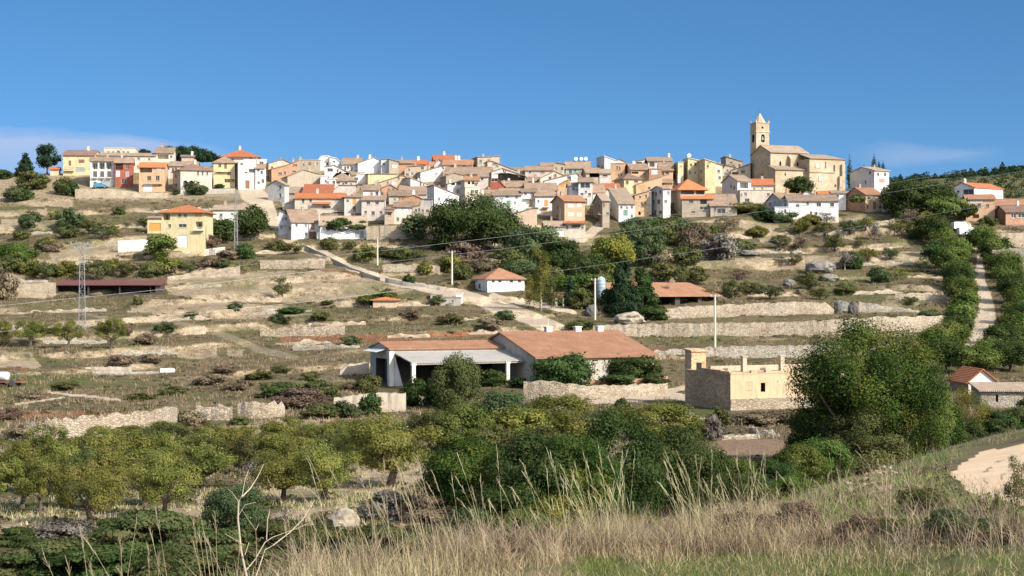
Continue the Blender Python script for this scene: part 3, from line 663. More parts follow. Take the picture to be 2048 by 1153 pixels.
H('long cream house with bright red roof and small red canopy', 589.5,688, 431,(397,388),'cream','o','w606,402.6,5,9.5 w621,402,5,8 dP618,415,5,9 co645,407,35,4 w652.6,415,17,6 sX674.6,402,8,8 sT674.6,416,6.5,10 bD676,421,13,4 w652,429,15,5',dp=8,chim='632')
H('cream lean-to wall at the left of the red roofed house', 565,589, 421,[(565,409),(589,402.5)],'cream','cream','',kind='p',dp=5)
H('white barn house with grey side and wide brown roof', 583,640, 479,(444,421),'white','t','sP625.5,453.5,8,14 dB625,470,14,13',sl=566,dp=10,kind='g')
H('grey gable annex with slit windows on the white barn house', 557,575, 471,[(557,428),(561,422.5),(575,430)],'bluegrey','t','w566,439,3,7 w570,452,3,4',kind='p',dp=7)  # white gable: its shade is put into the blue-grey wall colour
H('white outbuilding with grey gate behind the umbrella tree', 640,733, 479,(450.5,434),'white','n','gX718,470,19,13 dB688,470,17,13',dp=8,th=7)
H('pinkish beige house with brown balcony doors', 688.5,722.5, 434,(395,393),'pinkbeige','t','sO708.7,403,6.6,13 sB708.7,419,6.6,12 bD709,430,13,6',dp=8,kind='m')
H('pinkish upper house block with slanting left roof', 664,712, 403,[(664,384),(678,371.5),(712,371.5)],'pinkbeige','t','',kind='p',dp=8,Y=427)
H('pale house with three small square windows', 723,769.5, 442,(401,393),'pinkbeige','t','w736.5,406.5,7,6.5 w754,406.5,7,6.5 w746,427,7,8',dp=8,kind='m')
H('white attic box above the pale house', 726,758.5, 402,(380.5,371),'white','t','',dp=7,Y=424)
H('ochre narrow house with maroon balcony', 770,788, 449,(419,416),'peach','t','w779,428,7,8 bP779,418.5,15,8',dp=6)
H('beige house with two pale blue shutters', 788.5,824.5, 449,(414.5,406),'cream','t','sW798,422.6,9.5,11 sW812,422.6,9.5,11',dp=8)
H('beige house with grey garage storey beside the white gable', 825,866, 449,[(825,414),(841,411),(842,399),(866,399)],'beige','t','w838,421,4.4,7 w854.5,423,6.6,6 gX856,406,14,11',kind='p',dp=7)
H('orange brick shed between tan roofs', 800,844, 414,[(800,404),(811,395.5),(828,391),(844,398)],'brick','t','',kind='p',dp=7,Y=420)
H('tall white gabled house beside the dark tree', 868.5,918, 441,[(868.5,371.5),(918,391.5)],'white','t','w891,385,4,2',sl=854.5,kind='p')
H('pale grey green house with slanting roof', 821,854.5, 380,[(821,357),(854.5,369.5)],'palegrey','n','w841,369,4,7 w847,371,3,5 Lw807,360,5,6',sl=797,kind='p',Y=437)
H('small orange gabled house with satellite dish', 759,798, 393,[(759,378.5),(780,370),(798,380)],'brick','t','w777,381,5,6 w786,381,5,6',kind='p',dp=8,Y=432,dish='787')
H('house under the broad brown roof in the upper middle', 797,853, 398,(389,372),'beige','t','',dp=13,Y=426,kind='m')
H('brown roofed house beside the small orange gable', 778,835, 404,(392,383),'beige','t','w800,398,5,5',dp=9,Y=423)
H('yellow plain wall house below the big white gable', 736,793, 376,[(736,349),(793,349)],'yellow','t','',sl=729,kind='p',Y=446)
H('house with long sloping tile verge under the yellow wall', 741,812, 378,[(741,371.5),(806,351),(812,355)],'peach','t','w775,366,4,5 w797,357,4,5',kind='p',dp=8,Y=441)
H('large white gable wall on the skyline', 716,762, 353,[(716,327),(747.5,316),(762,322.5)],'white','t','',sl=711,kind='p',Y=463,chim='740')
H('pale grey house next to the large white gable', 762,779, 350,[(762,320),(779,318)],'bluegrey','t','',kind='p',dp=8,Y=462)
H('tan house with white garage window on the skyline', 778,797, 352,[(778,319),(797,324)],'tan','t','sW789,333,9,6',kind='p',dp=8,Y=460)
H('white stepped house topmost left of the middle skyline', 637,661, 340,[(637,320),(643,313),(659,313),(661,316)],'white','white','',kind='p',dp=7,Y=470)
H('white sloping roof house with grey verge', 659,690, 341,[(659,315),(672,317),(690,332)],'white','white','w668,324,4,4',kind='p',dp=8,Y=469)
H('white gabled front with three dark windows', 649,698, 353,[(649,334.5),(669,331.5),(698,346)],'white','t','w660,340.5,11,6.6 w675,342,4,7 w687,343.5,8,4',kind='p',dp=7,Y=455)
H('white house with brown roof between the white gables', 684,722, 348,(329,317.5),'white','t','w696,336,5,5',dp=9,Y=466)
H('dark windowed house under a brown hip roof', 660,711, 372,(361.5,347.5),'pinkbeige','t','w676,366,8,5 w692,367,6,5',dp=12,Y=443,kind='h')
H('small white house with white parapet blocks', 641,671, 373,[(641,352),(655,352),(655.5,358),(671,358)],'white','white','w651,363,4,5',kind='p',dp=6,Y=441)
H('white canopied house beside the yellow wall', 706,735, 364,[(706,357),(722,349),(735,348)],'white','white','o712,358,8,6',kind='p',dp=6,Y=450)
H('brick house with orange upper wall on the skyline', 797,826, 348,(327,322),'brick','t','',dp=7,Y=466)
H('red roofed skyline house with white chimney block', 824,853, 344,(329,322),'cream','r','w838,335,5,4',dp=8,Y=468,chim='W836')
H('rough tan stone house below the skyline roofs', 809,842, 352,[(809,341),(814,334),(842,332.5)],'tan','t','w818,340,4,4',kind='p',dp=7,Y=458)
H('white house wall with diagonal roof in upper middle', 841,886, 370,[(841,345),(884,333),(886,336)],'offwhite','t','w872,348,5,2',sl=830,kind='p',Y=452)
H('maroon roofed ridge house with grey gable', 868,890, 345,[(868,331),(878,319.5),(890,329)],'grey','r','',kind='p',dp=14,Y=468)
H('red tiled skyline house with two white chimneys', 886,945, 345,(330,321),'pinkbeige','p','o907,333,12,5 w928,334,6,5',dp=10,Y=464,chim='W911 W917')
H('dark red roofed house at the skyline middle', 868,918, 335,(320.5,312),'cream','r','',dp=10,Y=480,chim='890')
H('tan block house tallest on the middle skyline', 955,999, 342,[(955,315),(984,314.5),(985,313),(999,313)],'tan','t','',sl=944,kind='p',Y=468)
H('beige house with long descending roofline', 975,1033, 355,[(975,324),(984,323.5),(1033,342)],'beige','t','w989,329,10,3 w994,333,6,3',sl=969,kind='p',Y=460)
H('house under the long brown roof right of the white wall', 890,982, 358,(348.5,336),'beige','t','w900,353,6,5 w935,353,8,5',dp=12,Y=448)
H('tan gabled house left of the arched gallery', 892,944, 372,[(892,353),(907,346.5),(928,351.5),(944,357)],'tan','t','',kind='p',dp=8,Y=442,sl=881)
H('pale gabled house with paired windows and long verge', 983,1050, 372,[(983,344),(1004.6,337.5),(1050,352.5)],'palegrey','t','w1007,343,3,6 w1013,343,3,6 sP990,353,12,8',kind='p',dp=9,Y=446)
H('cream corner house with two arches in its top gallery', 930.5,960, 420,(375.7,374),'cream','t','w944.5,384,6.6,7.5 w953,384,6.6,7.5 Lw916,384,4,6 Lw927,403,4,6',sl=912,kind='f')
H('arched red roofed gallery room above the cream corner house', 929,957, 384,(360.5,354.5),'cream','p','a938,366,5,6 a946,366,5,6 w955,367,2,5',dp=5,Y=425)
H('pale wall house with dark open loggias', 895,929, 392,[(895,369),(929,361)],'offwhite','t','oW906,368,8,6 oW917,367,9,6 w914,385,5,7',kind='p',dp=6,Y=428,sl=890)
H('pink walled house in the crowded middle', 957,976, 372,(354,350),'pinkbeige','t','w964,359,5,5',dp=7,Y=439)
H('house with steep dark red roof facing left', 980,1014, 388,[(980,363),(994,358),(1014,378)],'red','r','wW989,362,12,5',kind='p',dp=9,Y=430)
H('brown roofed house right of the steep red roof', 1002,1052, 384,(374.5,363.5),'pinkbeige','t','sW1019,378,11,4',dp=9,Y=433)
H('wide brown roofed house below the yellow gable', 1052,1115, 396,(381,367.5),'offwhite','t','w1070,386,5,5 w1100,387,14,4',dp=11,Y=426)
H('low tiled house right of the cream corner house', 960,1004, 404,(392.5,381),'offwhite','t','w970,397,6,3',dp=9,Y=424)
H('tiled roof house above the white houses', 1000,1043, 402,(391,378.5),'pinkbeige','t','w1020,394,5,3',dp=10,Y=421)
H('small white house beside the big dark tree', 959,987, 425,(395,391),'white','t','w974,400,5,4',dp=6,Y=417)
H('white house with green door and balcony', 987,1043, 437,(391,384),'white','t','sG1014,394,6,5 sG1033,395,5,6 sG1017,408.7,8,14 bD1017,414,16,4 sP1015,421,14,9 w1030,406,3,4',dp=8,Y=412)
H('narrow white house with terrace balcony', 1043,1070.5, 432,(384.5,379),'white','t','sP1051,388,6,7 sP1064,389,6,8 bX1058,396,24,2.5 sO1062,407,6.5,13 bD1060,414,14,4',dp=7,Y=413)
H('white house with orange shutters', 1070.5,1108, 437,(392,381),'white','t','sO1092,407,7,13 bD1092,412.5,12,3 w1077,403,3.5,5 sO1088,423,12.5,7.5',dp=8,Y=411.5)
H('square brick orange house with white blinds', 1129,1170, 445,(402,392.5),'orange','p','sW1142,411.6,11.7,7 sW1158.5,411,8.8,7 sW1142,429,11.7,7 sW1158.5,429.5,9,7 bX1145,440,14,5 Lw1115,415,4,7 Lw1114,435,3,9',sl=1104,kind='g',ov=.6)
H('low cream annex with brown canopy under the orange house', 1129,1170, 478,(448,446),'cream','r','o1152,453,18,6 cr1148,446,42,4',kind='m',dp=4)
H('low tiled house with pale garage below the orange house', 1089,1130, 478,(453,444),'cream','n','gW1118,467,22,12',dp=7)
H('low tiled shed left of the grey green tree', 1024,1046, 470,(452,443),'offwhite','n','',dp=6)
H('brick gabled outhouse below the white houses', 1009,1074, 452,[(1009,434),(1066,417),(1074,417)],'peach','t','w1030,436,3,4',kind='p',dp=6)
H('yellow gabled house in upper middle', 1080,1130, 374,[(1080,357.5),(1108.6,343.5),(1130,352)],'cream','t','w1100,357,6,7 w1110,352,6,7',kind='p',dp=8,Y=445,chim='1126')
H('house with pale diagonal roof strip', 1088,1156, 378,[(1088,363),(1154,347),(1156,349)],'offwhite','n','w1138,356,8,6',kind='p',dp=8,Y=440)
H('bright orange walled attic house', 1114,1140, 384,[(1114,374),(1126,365),(1140,360)],'orange','t','sO1124,370,9,7 sO1133,366,8,6',kind='p',dp=7,Y=430)
H('blue grey shaded house beside the orange attic', 1138,1157, 402,(372,367),'bluegrey','t','w1147,378,5,6',dp=7,Y=420)
H('rough stone gable on the right middle skyline', 1106,1129, 350,[(1106,331),(1112,326),(1129,329)],'stone','t','',kind='p',dp=7,Y=462)
H('green banded house under brown ridge roof', 1131,1180, 348,(337,324.5),'green','t','w1150,342,5,4',dp=9,Y=464,dish='1152 1163 1172')
H('tan tiled houses row left of the green banded house', 1050,1106, 352,(341,334),'pinkbeige','t','w1060,345,4,4 w1085,345,8,3',dp=9,Y=458)
H('small tiled house on the skyline slope', 1082,1110, 343,(332,327),'beige','t','w1088,335,6,5',dp=7,Y=468)
H('pale tall house with large grey glazed bay', 1157,1185, 432,(364,357),'offwhite','t','wW1170,371,20,12 w1171.5,384,4.4,4.4 w1171,403,6,11',dp=8,Y=417)
H('house with dark open loggia and white pillar', 1172,1201, 364,(346,337.5),'tan','t','qD1189,350,20,10',sl=1164,kind='g',Y=446)
H('white topped grey house on right middle skyline', 1209,1229, 344,[(1209,313.5),(1229,321)],'palegrey','white','sW1216,331,8,3',sl=1193,kind='p',Y=465)
H('low white wing beside the grey skyline house', 1229,1250, 340,[(1229,322),(1240,319.5),(1250,324)],'palegrey','t','',kind='p',dp=7,Y=466)
H('orange house with paired arched windows', 1221,1249, 362,(327.5,325),'orange','t','w1234,336,3,7 w1239,337,3,7 w1237,351,4,6 w1242,350,4,6',sr=1255,kind='f',Y=452)
H('tiled house with low grey wall left of the orange house', 1199,1222, 362,(347,340),'pinkbeige','n','w1210,352,10,4',dp=8,Y=446)
H('orange walled house under broad brown roof', 1262,1298, 358,(339.5,329),'orange','t','oO1270,346,14,4 w1289,348,4,6 w1279,347,4,5',sl=1249,kind='g',Y=448)
H('open loggia house with pale tiled roof on skyline', 1296,1344, 342,(322.5,316),'offwhite','n','oW1304,328,10,12 oW1316,328,14,11 w1335,328,5,5',dp=9,Y=464,chim='1345')
H('white sloping terrace house left of the open loggia', 1268,1290, 336,[(1268,324),(1288,320.5),(1290,320)],'white','t','o1278,326,12,3',kind='p',dp=6,Y=466)
H('pink house with pale square window', 1298,1323, 362,(338.5,337),'brick','t','sW1309,345,12,9 w1317,346,4,7',kind='f',dp=7,Y=446)
H('red tiled slope house next to the pink house', 1318,1346, 358,(341,326),'orange','t','w1334,347,7,6',dp=10,Y=447)
H('yellow house with dark hip roof and blue grey side', 1248.5,1284, 392,(358,348.5),'yellow','d','w1254,366,6,8 w1272,364,8,5 w1250,378,4,6',sl=1228,kind='h',Y=430)
H('house with maroon roof below the yellow hip roof', 1205,1240, 392,(378,369),'pinkbeige','r','w1220,382,8,5',dp=9,Y=424)
H('tiled roof house with dormer beside the glazed bay', 1186,1210, 400,(385,370),'offwhite','t','w1196,391,6,5',dp=9,Y=421)
H('orange house with long diagonal roof', 1272,1324, 392,[(1272,370),(1295,362.5),(1324,354)],'orange','t','sO1284,375,14,6',kind='p',dp=8,Y=430,sl=1262)
H('orange brick house beneath the pink house', 1305,1345, 376,(366,360),'brick','t','o1320,368,20,4',dp=7,Y=436)
H('white gabled house with green net and broad tan roof', 1237.5,1270, 445,(408,377),'white','n','sG1251,426,9,12 w1251,410.5,4,3 Lw1222,420,3,4 Lw1226,438,3,5',sl=1218,kind='m',dp=12)
H('tall shaded street facade left of the white gabled house', 1205,1219, 460,(402,389),'tan','n','Lw1191,412,3,7 Lw1198,414,5,9 Lw1206,416,5,10 Lw1195,440,4,7 Lw1208,440,4,8 LbX1200,428,9,4',sl=1186,dp=12,kind='g',Y=398)
H('ochre stone house with small arched door', 1270,1298, 434,[(1270,391),(1298,383)],'brownstone','t','w1280,395,4,5 w1292,393,4,6 w1284,409,5,8 w1290,407,4,6 a1279,427,5,7',kind='p',dp=8,Y=411)
H('white edged narrow house between stone facades', 1297,1303, 436,(385,383),'white','t','',kind='f',dp=8,Y=412.5)
H('shaded grey facade with rows of windows', 1326,1341, 436,(378,374),'grey','n','Lw1306,386,4,5 Lw1312,389,4,8 Lw1321,384,4,9 Lw1307,404,4,7 Lw1317,404,6,9 Lw1310,425,5,8 Lw1321,425,6,7',sl=1302,dp=9,kind='g',Y=407)
H('plain white party wall strip above shaded facades', 1325,1341.5, 408,[(1325,381),(1341.5,376)],'palegrey','palegrey','',kind='p',dp=5,Y=408.5,ext=0)
H('big tan house with orange red hip roof and loggias', 1361,1410, 432,(378,360),'tan','o','oR1374,384,28,10 oR1400,384,16,10 w1381,403,8,6 oR1406,403,13,9 w1388,425,7,5 w1369,425,6,7 Lw1347,408,4,7 Lw1350,425,5,8',sl=1341,kind='h',dp=12,ov=.9,chim='W1368')
H('lower wing with red roof at the hip roofed house', 1364,1426, 433,(398,390.5),'tan','o','w1382,404,9,6 oR1407,404,13,9 w1386,425,8,5 w1407,417,16,6',dp=4,Y=408,kind='m')
H('leftmost of the three yellow stair tower blocks', 1356,1367, 372,(325.5,324),'yellow','yellow','w1361.5,333,4,2 Lw1350,346,3,7',sl=1345.5,kind='f',Y=446)
H('middle of the three yellow stair tower blocks', 1376,1397, 376,[(1376,317),(1397,321.5)],'yellow','yellow','Lw1371,342,3,6',sl=1366,kind='p',Y=446,dish='1378')
H('rightmost and tallest of the three yellow stair tower blocks', 1410,1431, 394,[(1410,319.5),(1431,326)],'yellow','yellow','w1418,326,5,2 Lw1402,343,3,6 Lw1402,360,3,6',sl=1396,kind='p',Y=438)
H('pale yellow and white house beside the stair towers', 1430,1445, 372,[(1430,327),(1445,331)],'cream','t','w1437,343,5,6 w1439,356,5,6',kind='p',dp=7,Y=447)
H('tan gable house on the skyline left of the church', 1452,1484, 340,[(1452,314),(1484,323.5)],'tan','t','w1462,326,5,4',sl=1442,kind='p',Y=467)
H('tan small gabled house below the skyline tan gable', 1444,1470, 362,[(1444,341),(1452,331),(1470,335)],'beige','t','w1455,342,4,5',kind='p',dp=8,Y=452)
H('dark roofed tan house at the foot of the church tower', 1462,1501, 362,[(1462,342),(1501,328.5)],'beige','d','o1470,347,12,5 w1486,344,8,6',kind='p',dp=7,Y=449,chim='W1487')
H('white house with dark loggia and long shaded side', 1475,1502, 416,(362,352),'offwhite','t','oR1488,371,17,12 w1494,401,9,7 Lw1462,373,3,6 Lw1468,376,3,8 Lw1461,392,3,6 Lw1471,399,3,6',sl=1444,kind='g',Y=424)
H('white house with dark red roof right of the long shaded house', 1502,1547, 404,(370.4,359.5),'offwhite','r','sY1517,379,7,9 sY1534,379,7,9 sB1492,401,8,7',dp=9,Y=427)
H('low cream front with small windows under the red roofed house', 1480,1546, 417,(381,379.5),'cream','cream','w1483,390,3,4 w1494,401,9,7 bX1496,408,24,2',kind='f',dp=4,Y=421)
H('brown roofed low house with wide window and white pole', 1421,1474, 438,(411.5,390),'tan','t','w1442.5,422.5,17,10',dp=12,Y=407)
H('stone house behind the brown roofed low house', 1426,1450, 408,(399,390),'stone','t','w1438,403,6,5',dp=6,Y=421)
H('blue grey house with tiled roof below the church', 1564,1600, 422,(402,388),'bluegrey','t','Lw1540,409,4,6 Lw1550,403,4,3',sl=1531,kind='g',dp=11,Y=410)
H('small white gable between tiled roofs below the church', 1604,1625, 404,[(1604,391),(1613,383.5),(1625,389)],'white','t','',kind='p',dp=8,Y=415)
H('long white house with brown roof and square windows', 1577,1677, 440,(402.5,391.5),'white','t','w1637.5,409,9,9 w1664,410,8,8 w1615,407,5,6 w1632,428,6,7 w1622,428,5,9 w1595,412,7,6',dp=10)
H('white cubic wing at the left of the long white house', 1549.5,1578, 440,(415.5,413),'white','white','w1559,430,6,9 o1573,411,8,7',kind='f',dp=6,Y=403)
H('orange roofed shed below the church apse', 1640,1664, 404,(392.5,384.5),'cream','o','',dp=7,Y=417)
H('white wall house with pale tiles below the church apse', 1664,1692, 408,(387,383),'white','n','o1672,393,12,6',dp=7,Y=418)
H('grey sided white house right of the church', 1749,1778, 384,(341.5,336),'white','n','sP1763.7,362,11.7,7.8 sB1764,379,10,2 Lw1740,346,4,8 Lw1731,365,3,8',sl=1700,kind='g',Y=436,leftwall='bluegrey')  # left wall in blue-grey: shade on the white side painted in
H('ochre house with brick gable and flat white end', 1731,1765, 438,(389.5,377),'peach','p','sB1749,411,6,14 w1752,429,5,5 Lw1722,415,3,4',sl=1690,kind='g',Y=411,leftwall='brick')
H('white end wall of the ochre house', 1765,1775, 440,(394,392),'white','p','',dp=7,kind='m',Y=411)
H('white gabled house with red roof and big window at right', 1908.5,1949, 402,[(1908.5,374.5),(1924,366),(1949,376)],'white','r','wX1936.6,385,20,12 '.replace('wX','wX'),sr=2006,kind='p',Y=426,dp=13)
H('brick house with pale red roof and white band at right', 1932,1990, 448,(399,391),'orange','p','sW1951,404,30,4 w1958,411,7,7 sW1953,421,10,8 o1952,433,12,8 w1975,412,6,6 w1970,434,6,6',dp=9,Y=404)
H('low red roofed row at the right frame edge', 1992,2075, 424,(411,399.5),'white','p','w2003,413,6,5',dp=9,Y=416)
H('brick house with dark tiled roof at the right frame edge', 2011.5,2075, 455,(424.5,412.5),'brick','d','wW2027,432,10,10 wW2043,432,14,9 sP2040,453,60,8',sl=1988,kind='g',Y=397,leftwall='brick')
H('small brick gatehouse beside the white vans', 1969,1984, 466,[(1969,450),(1975,442.5),(1984,447)],'peach','d','gW1972,455,5,8',kind='p',dp=5,Y=398)
# filler roofs wedged between the taller houses
rf = random.Random(5)
for i, (a, b, y) in enumerate([(1044,1082,362),(1010,1050,356),(1140,1168,360),(1170,1200,378),(1240,1270,392),(1196,1226,402),(1330,1360,372),(1400,1440,410),(720,760,362),(850,890,384),(930,962,352),(1075,1118,404),(690,728,350),(600,640,362),(860,900,354),(1270,1300,350),(1446,1476,398),(640,676,382),(1160,1190,352),(930,985,364),(1210,1245,362),(1028,1062,348)]):
    H('little tile roofed house wedged deep between taller houses in the village', a,b,y+14,(y+1,y-6),rf.choice(['beige','offwhite','peach','pinkbeige','tan']),rf.choice('ttn'),'w%d,%d,4,5 w%d,%d,4,5'%(a+10,y+7,b-9,y+7),dp=8,group='small tile roofed houses wedged between others',Y=ground((a+b)/2,y+14).y+7)

rf = random.Random(15)
for i in range(46):
    a = rf.uniform(600, 1470); y = rf.uniform(330, 402); wd = rf.uniform(18, 34)
    H('little tile roofed house wedged deep between taller houses in the village', a,a+wd,y+14,(y+1,y-rf.uniform(4,8)),rf.choice(['white','offwhite','beige','cream','pinkbeige','white','peach','palegrey']),rf.choice('ttnpt'),'w%d,%d,4,5 w%d,%d,4,5'%(a+6,y+8,a+wd-6,y+8),dp=8,group='small tile roofed houses wedged between others',Y=ground(a+wd/2,y+14).y+9)
# the yellow villa on the slope and its neighbour
H('yellow villa with red hip roof and white balcony', 323.5,408, 503,(424,412),'yellow','o','oW333,433,14,15 w359,431,6.5,7 w370.6,431,6.5,7 sO393,430,5,8 sO400.4,430,5,8 w339,452.5,6,7.5 w365,452,16,7 oW398,451,14,15 gW365,483,19,24 bW398,458,20,6',sr=426,kind='h',dp=9,ov=.8)
H('yellow garage wing with orange panel on the villa', 295,323, 480,(437,434),'yellow','t','gO310,454.5,23,16',kind='m',dp=5,Y=386)
H('long white house with grey roof behind the yellow villa', 426,500, 446,(420,412),'offwhite','n','w442,431,6,7 w470,433,6,6',dp=8)
# white house beside the lane
H('white house with pale red hip roof beside the concrete lane', 975,1049, 585,(557.5,538),'white','p','w986.6,563,6,6 w999.7,563,6,6 w1023,563,6,6 w1039,563,6,6 Ld959,573,4,9 Lw953,562,3,4',sl=949,kind='h',dp=9,ov=.5)
# ------------------------------------------------------------------ the church
CH = R(20); c0 = at(1550.6, 384, 436); church = empty('church', c0, CH)
tag(church, 'sandstone church with square bell tower and pointed stone spire on the crest', 'church')
kw = dict(root=church, th=20, wall='ashlar', ext=4)
_, nv = house('nave', 1541,1615, 384,(304.5,293), roof='n', sl=1504, dp=10.5, Y=440, wname='nave_wall', rname='nave_roof', wins='a1560.5,328,3.6,10 a1595,330,3.6,10 La1524,352,3,7 Lw1535,360,3,3', **kw)
_, ai = house('aisle', 1550.6,1621, 386,(339,333.5), roof='n', sl=1541, dp=3.4, Y=436, kind='m', wname='aisle_wall', rname='aisle_roof', wins='a1570.5,349,2.4,6 La1545,364,2,5', **kw)
_, tw = house('tower', 1512.4,1538.4, 384,(246,246), roof='ashlar', sl=1502, dp=3.4, Y=449, kind='f', ov=.5, wname='tower_wall', rname='tower_cornice', wins='a1525.8,277,7,16 La1506.4,277,4.5,16 a1525,255.5,4,4', **kw)
def in_root(root): return (Matrix.Translation(root.location) @ Matrix.Rotation(root.rotation_euler.z, 4, 'Z')).inverted()
T, W_, D_ = tw['T'], tw['W'], tw['D']; FRt = tw['FR']; zt = FRt.z(0, 246)
b = MB(T); zc = FRt.z(0, 264.5); b.box(-.15, W_+.15, -.15, D_+.15, zc, zc+.28); b.build('string_course', M['ashlar'], church)
b = MB(T); cx_, cy_ = W_/2, D_/2; zap = -(226-CY)/F*(449+D_/2); b.lathe([(1.75, zt+.12), (1.62, zt+.32), (.85, zt+(zap-zt)*.55), (.08, zap)], 8, (cx_, cy_, 0)); sp_ = b.build('spire', M['ashlar'], church)
b = MB(T); b.tube([(cx_,cy_,zap-.1),(cx_,cy_,zap+.75)], .04, 5); b.box(cx_-.2, cx_+.2, cy_-.03, cy_+.03, zap+.42, zap+.5); b.lathe([(.02,zap-.12),(.16,zap),(.02,zap+.14)], 10, (cx_,cy_,0)); b.build('cross', M['iron'], sp_)
for px_, py_ in ((.1,.1),(W_-.1,.1),(.1,D_-.1),(W_-.1,D_-.1)):
    b = MB(T); b.box(px_-.16, px_+.16, py_-.16, py_+.16, zt+.16, zt+.55); b.lathe([(.17,zt+.55),(.1,zt+.75),(.02,zt+1.05)], 4, (px_,py_,0)); b.build('pinnacle', M['ashlar'], church)
b = MB(T); zb_ = FRt.z(W_/2, 276); b.lathe([(.36,zb_-.6),(.33,zb_-.5),(.24,zb_-.1),(.2,zb_+.2),(.12,zb_+.34),(.03,zb_+.4)], 14, (FRt.u(1525.8), .24, 0)); b.build('bell', M['sX'], church)
b = MB(nv['T']); zr1, zr2 = nv['FR'].z(0, 309), nv['FR'].z(0, 336)
for px in (1578.5, 1611.5):
    u = nv['FR'].u(px); b = MB(nv['T'])
    b.add([(u-.45,-.01,zr1),(u+.45,-.01,zr1),(u+.45,-1.5,zr1-1.1),(u-.45,-1.5,zr1-1.1),(u-.45,-.01,zr2-1),(u+.45,-.01,zr2-1),(u+.45,-1.5,zr2-1),(u-.45,-1.5,zr2-1)], [(0,3,2,1),(4,5,6,7),(2,3,7,6),(1,2,6,5),(3,0,4,7)])
    b.build('buttress', M['ashlar'], church)
# apse: polygon plan, curtain of stone under a low tiled roof
aT = in_root(church)
A0 = at(1615.6, 390, 438.4); FA = Frame(A0, math.cos(CH), math.sin(CH)); uB = FA.u(1681.5)
def apt(u, v): return Vector((A0.x + u*math.cos(CH) - v*math.sin(CH), A0.y + u*math.sin(CH) + v*math.cos(CH), 0))
plan = [(0, -.9), (uB, -.9), (uB+2.6, 2.2), (uB+2.6, 7), (uB, 10), (0, 10)]; zlo = A0.z - 4; zA = -(318.5-CY)/F*(A0.y)
b = MB(aT); pts = [apt(u, v) for u, v in plan]; n = len(pts)
b.add([(p.x,p.y,zlo) for p in pts] + [(p.x,p.y,zA) for p in pts], [(i,(i+1)%n,n+(i+1)%n,n+i) for i in range(n)] + [tuple(range(n,2*n))]); apw = b.build('apse_wall', M['ashlar'], church)
b = MB(aT); cen = apt(uB-2.5, 4.6); rid = apt(0, 4.6); zr = zA + 1.55
ex = [apt(u*1.0 + (.35 if u > 1 else -.1), v + (-.35 if v < 0 else .3)) for u, v in plan]
for i in range(n):
    p, q = ex[i], ex[(i+1) % n]
    if i == n-1: continue
    poly = [(p.x,p.y,zA+.02), (q.x,q.y,zA+.02), (cen.x,cen.y,zr)] + ([(rid.x,rid.y,zr)] if i in (0, n-2) else [])
    if i == n-2: poly = [(p.x,p.y,zA+.02), (q.x,q.y,zA+.02), (rid.x,rid.y,zr), (cen.x,cen.y,zr)]
    b.slab(poly, .16)
b.build('apse_roof', M['tiletan'], church)
def apse_open(px, py, w, h, mat, nm, arch=True):
    u = FA.u(px); y = A0.y + u*math.sin(CH); z = -(py-CY)/F*y; ww, hh = w/F*y/2, h/F*y/2; b = MB(aT)
    ol = [(u-ww, z-hh), (u+ww, z-hh)] + ([(u+ww*math.cos(a), z+hh-ww+ww*math.sin(a)) for a in [i*math.pi/8 for i in range(9)]] if arch else [(u+ww, z+hh), (u-ww, z+hh)])
    m = len(ol); f = [apt(a, -1.02) for a, _ in ol]; g = [apt(a, -.88) for a, _ in ol]; big = [apt(u+(a-u)*1.35, -1.02) for a, _ in ol]; gb = [apt(u+(a-u)*1.35, -.88) for a, _ in ol]; bz = [z+(q-z)*1.15 for _, q in ol]
    b.add([(p.x,p.y,q) for p, (_, q) in zip(f, ol)] + [(p.x,p.y,q) for p, q in zip(big, bz)] + [(p.x,p.y,q) for p, q in zip(gb, bz)], [(i,(i+1)%m,m+(i+1)%m,m+i) for i in range(m)] + [(m+i,m+(i+1)%m,2*m+(i+1)%m,2*m+i) for i in range(m)])
    fr = b.build(nm, M['ashlar'], church)
    b = MB(aT); h2 = [apt(a, -.93) for a, _ in ol]; b.add([(p.x,p.y,q) for p, (_, q) in zip(h2, ol)], [tuple(range(m))]); b.build('pane', mat, fr)
apse_open(1632, 331.5, 9, 9, M['white'], 'window'); apse_open(1637, 357, 6, 12, M['white'], 'window'); apse_open(1665, 337, 3, 12, M['dark'], 'window'); apse_open(1647.5, 331, 1.6, 13, M['dark'], 'window', False); apse_open(1667, 372, 3, 5, M['dark'], 'window')
b = MB(aT)
for (u0, u1, v0, v1, y0, y1) in ((0, FA.u(1666), -1.12, -.89, 345.5, 343.5),):
    z0, z1 = -(y0-CY)/F*A0.y, -(y1-CY)/F*A0.y; q = [apt(u, v) for v in (v0, v1) for u in (u0, u1)]
    b.add([(p.x,p.y,z) for z in (z0, z1) for p in q], [(0,1,3,2),(4,6,7,5),(0,4,5,1),(2,3,7,6),(0,2,6,4),(1,5,7,3)])
b.build('string_course', M['ashlar'], church)
for px, ytop in ((1681, 328), (1676, 352)):
    u = FA.u(px); b = MB(aT); z1 = -(ytop-CY)/F*A0.y; q = [apt(a, v) for v in (-1.7, -.89) for a in (u-.45, u+.45)]
    b.add([(p.x,p.y,z) for z in (zlo, z1) for p in q], [(0,1,3,2),(4,6,7,5),(0,4,5,1),(2,3,7,6),(0,2,6,4),(1,5,7,3)]); b.build('buttress', M['ashlar'], church)

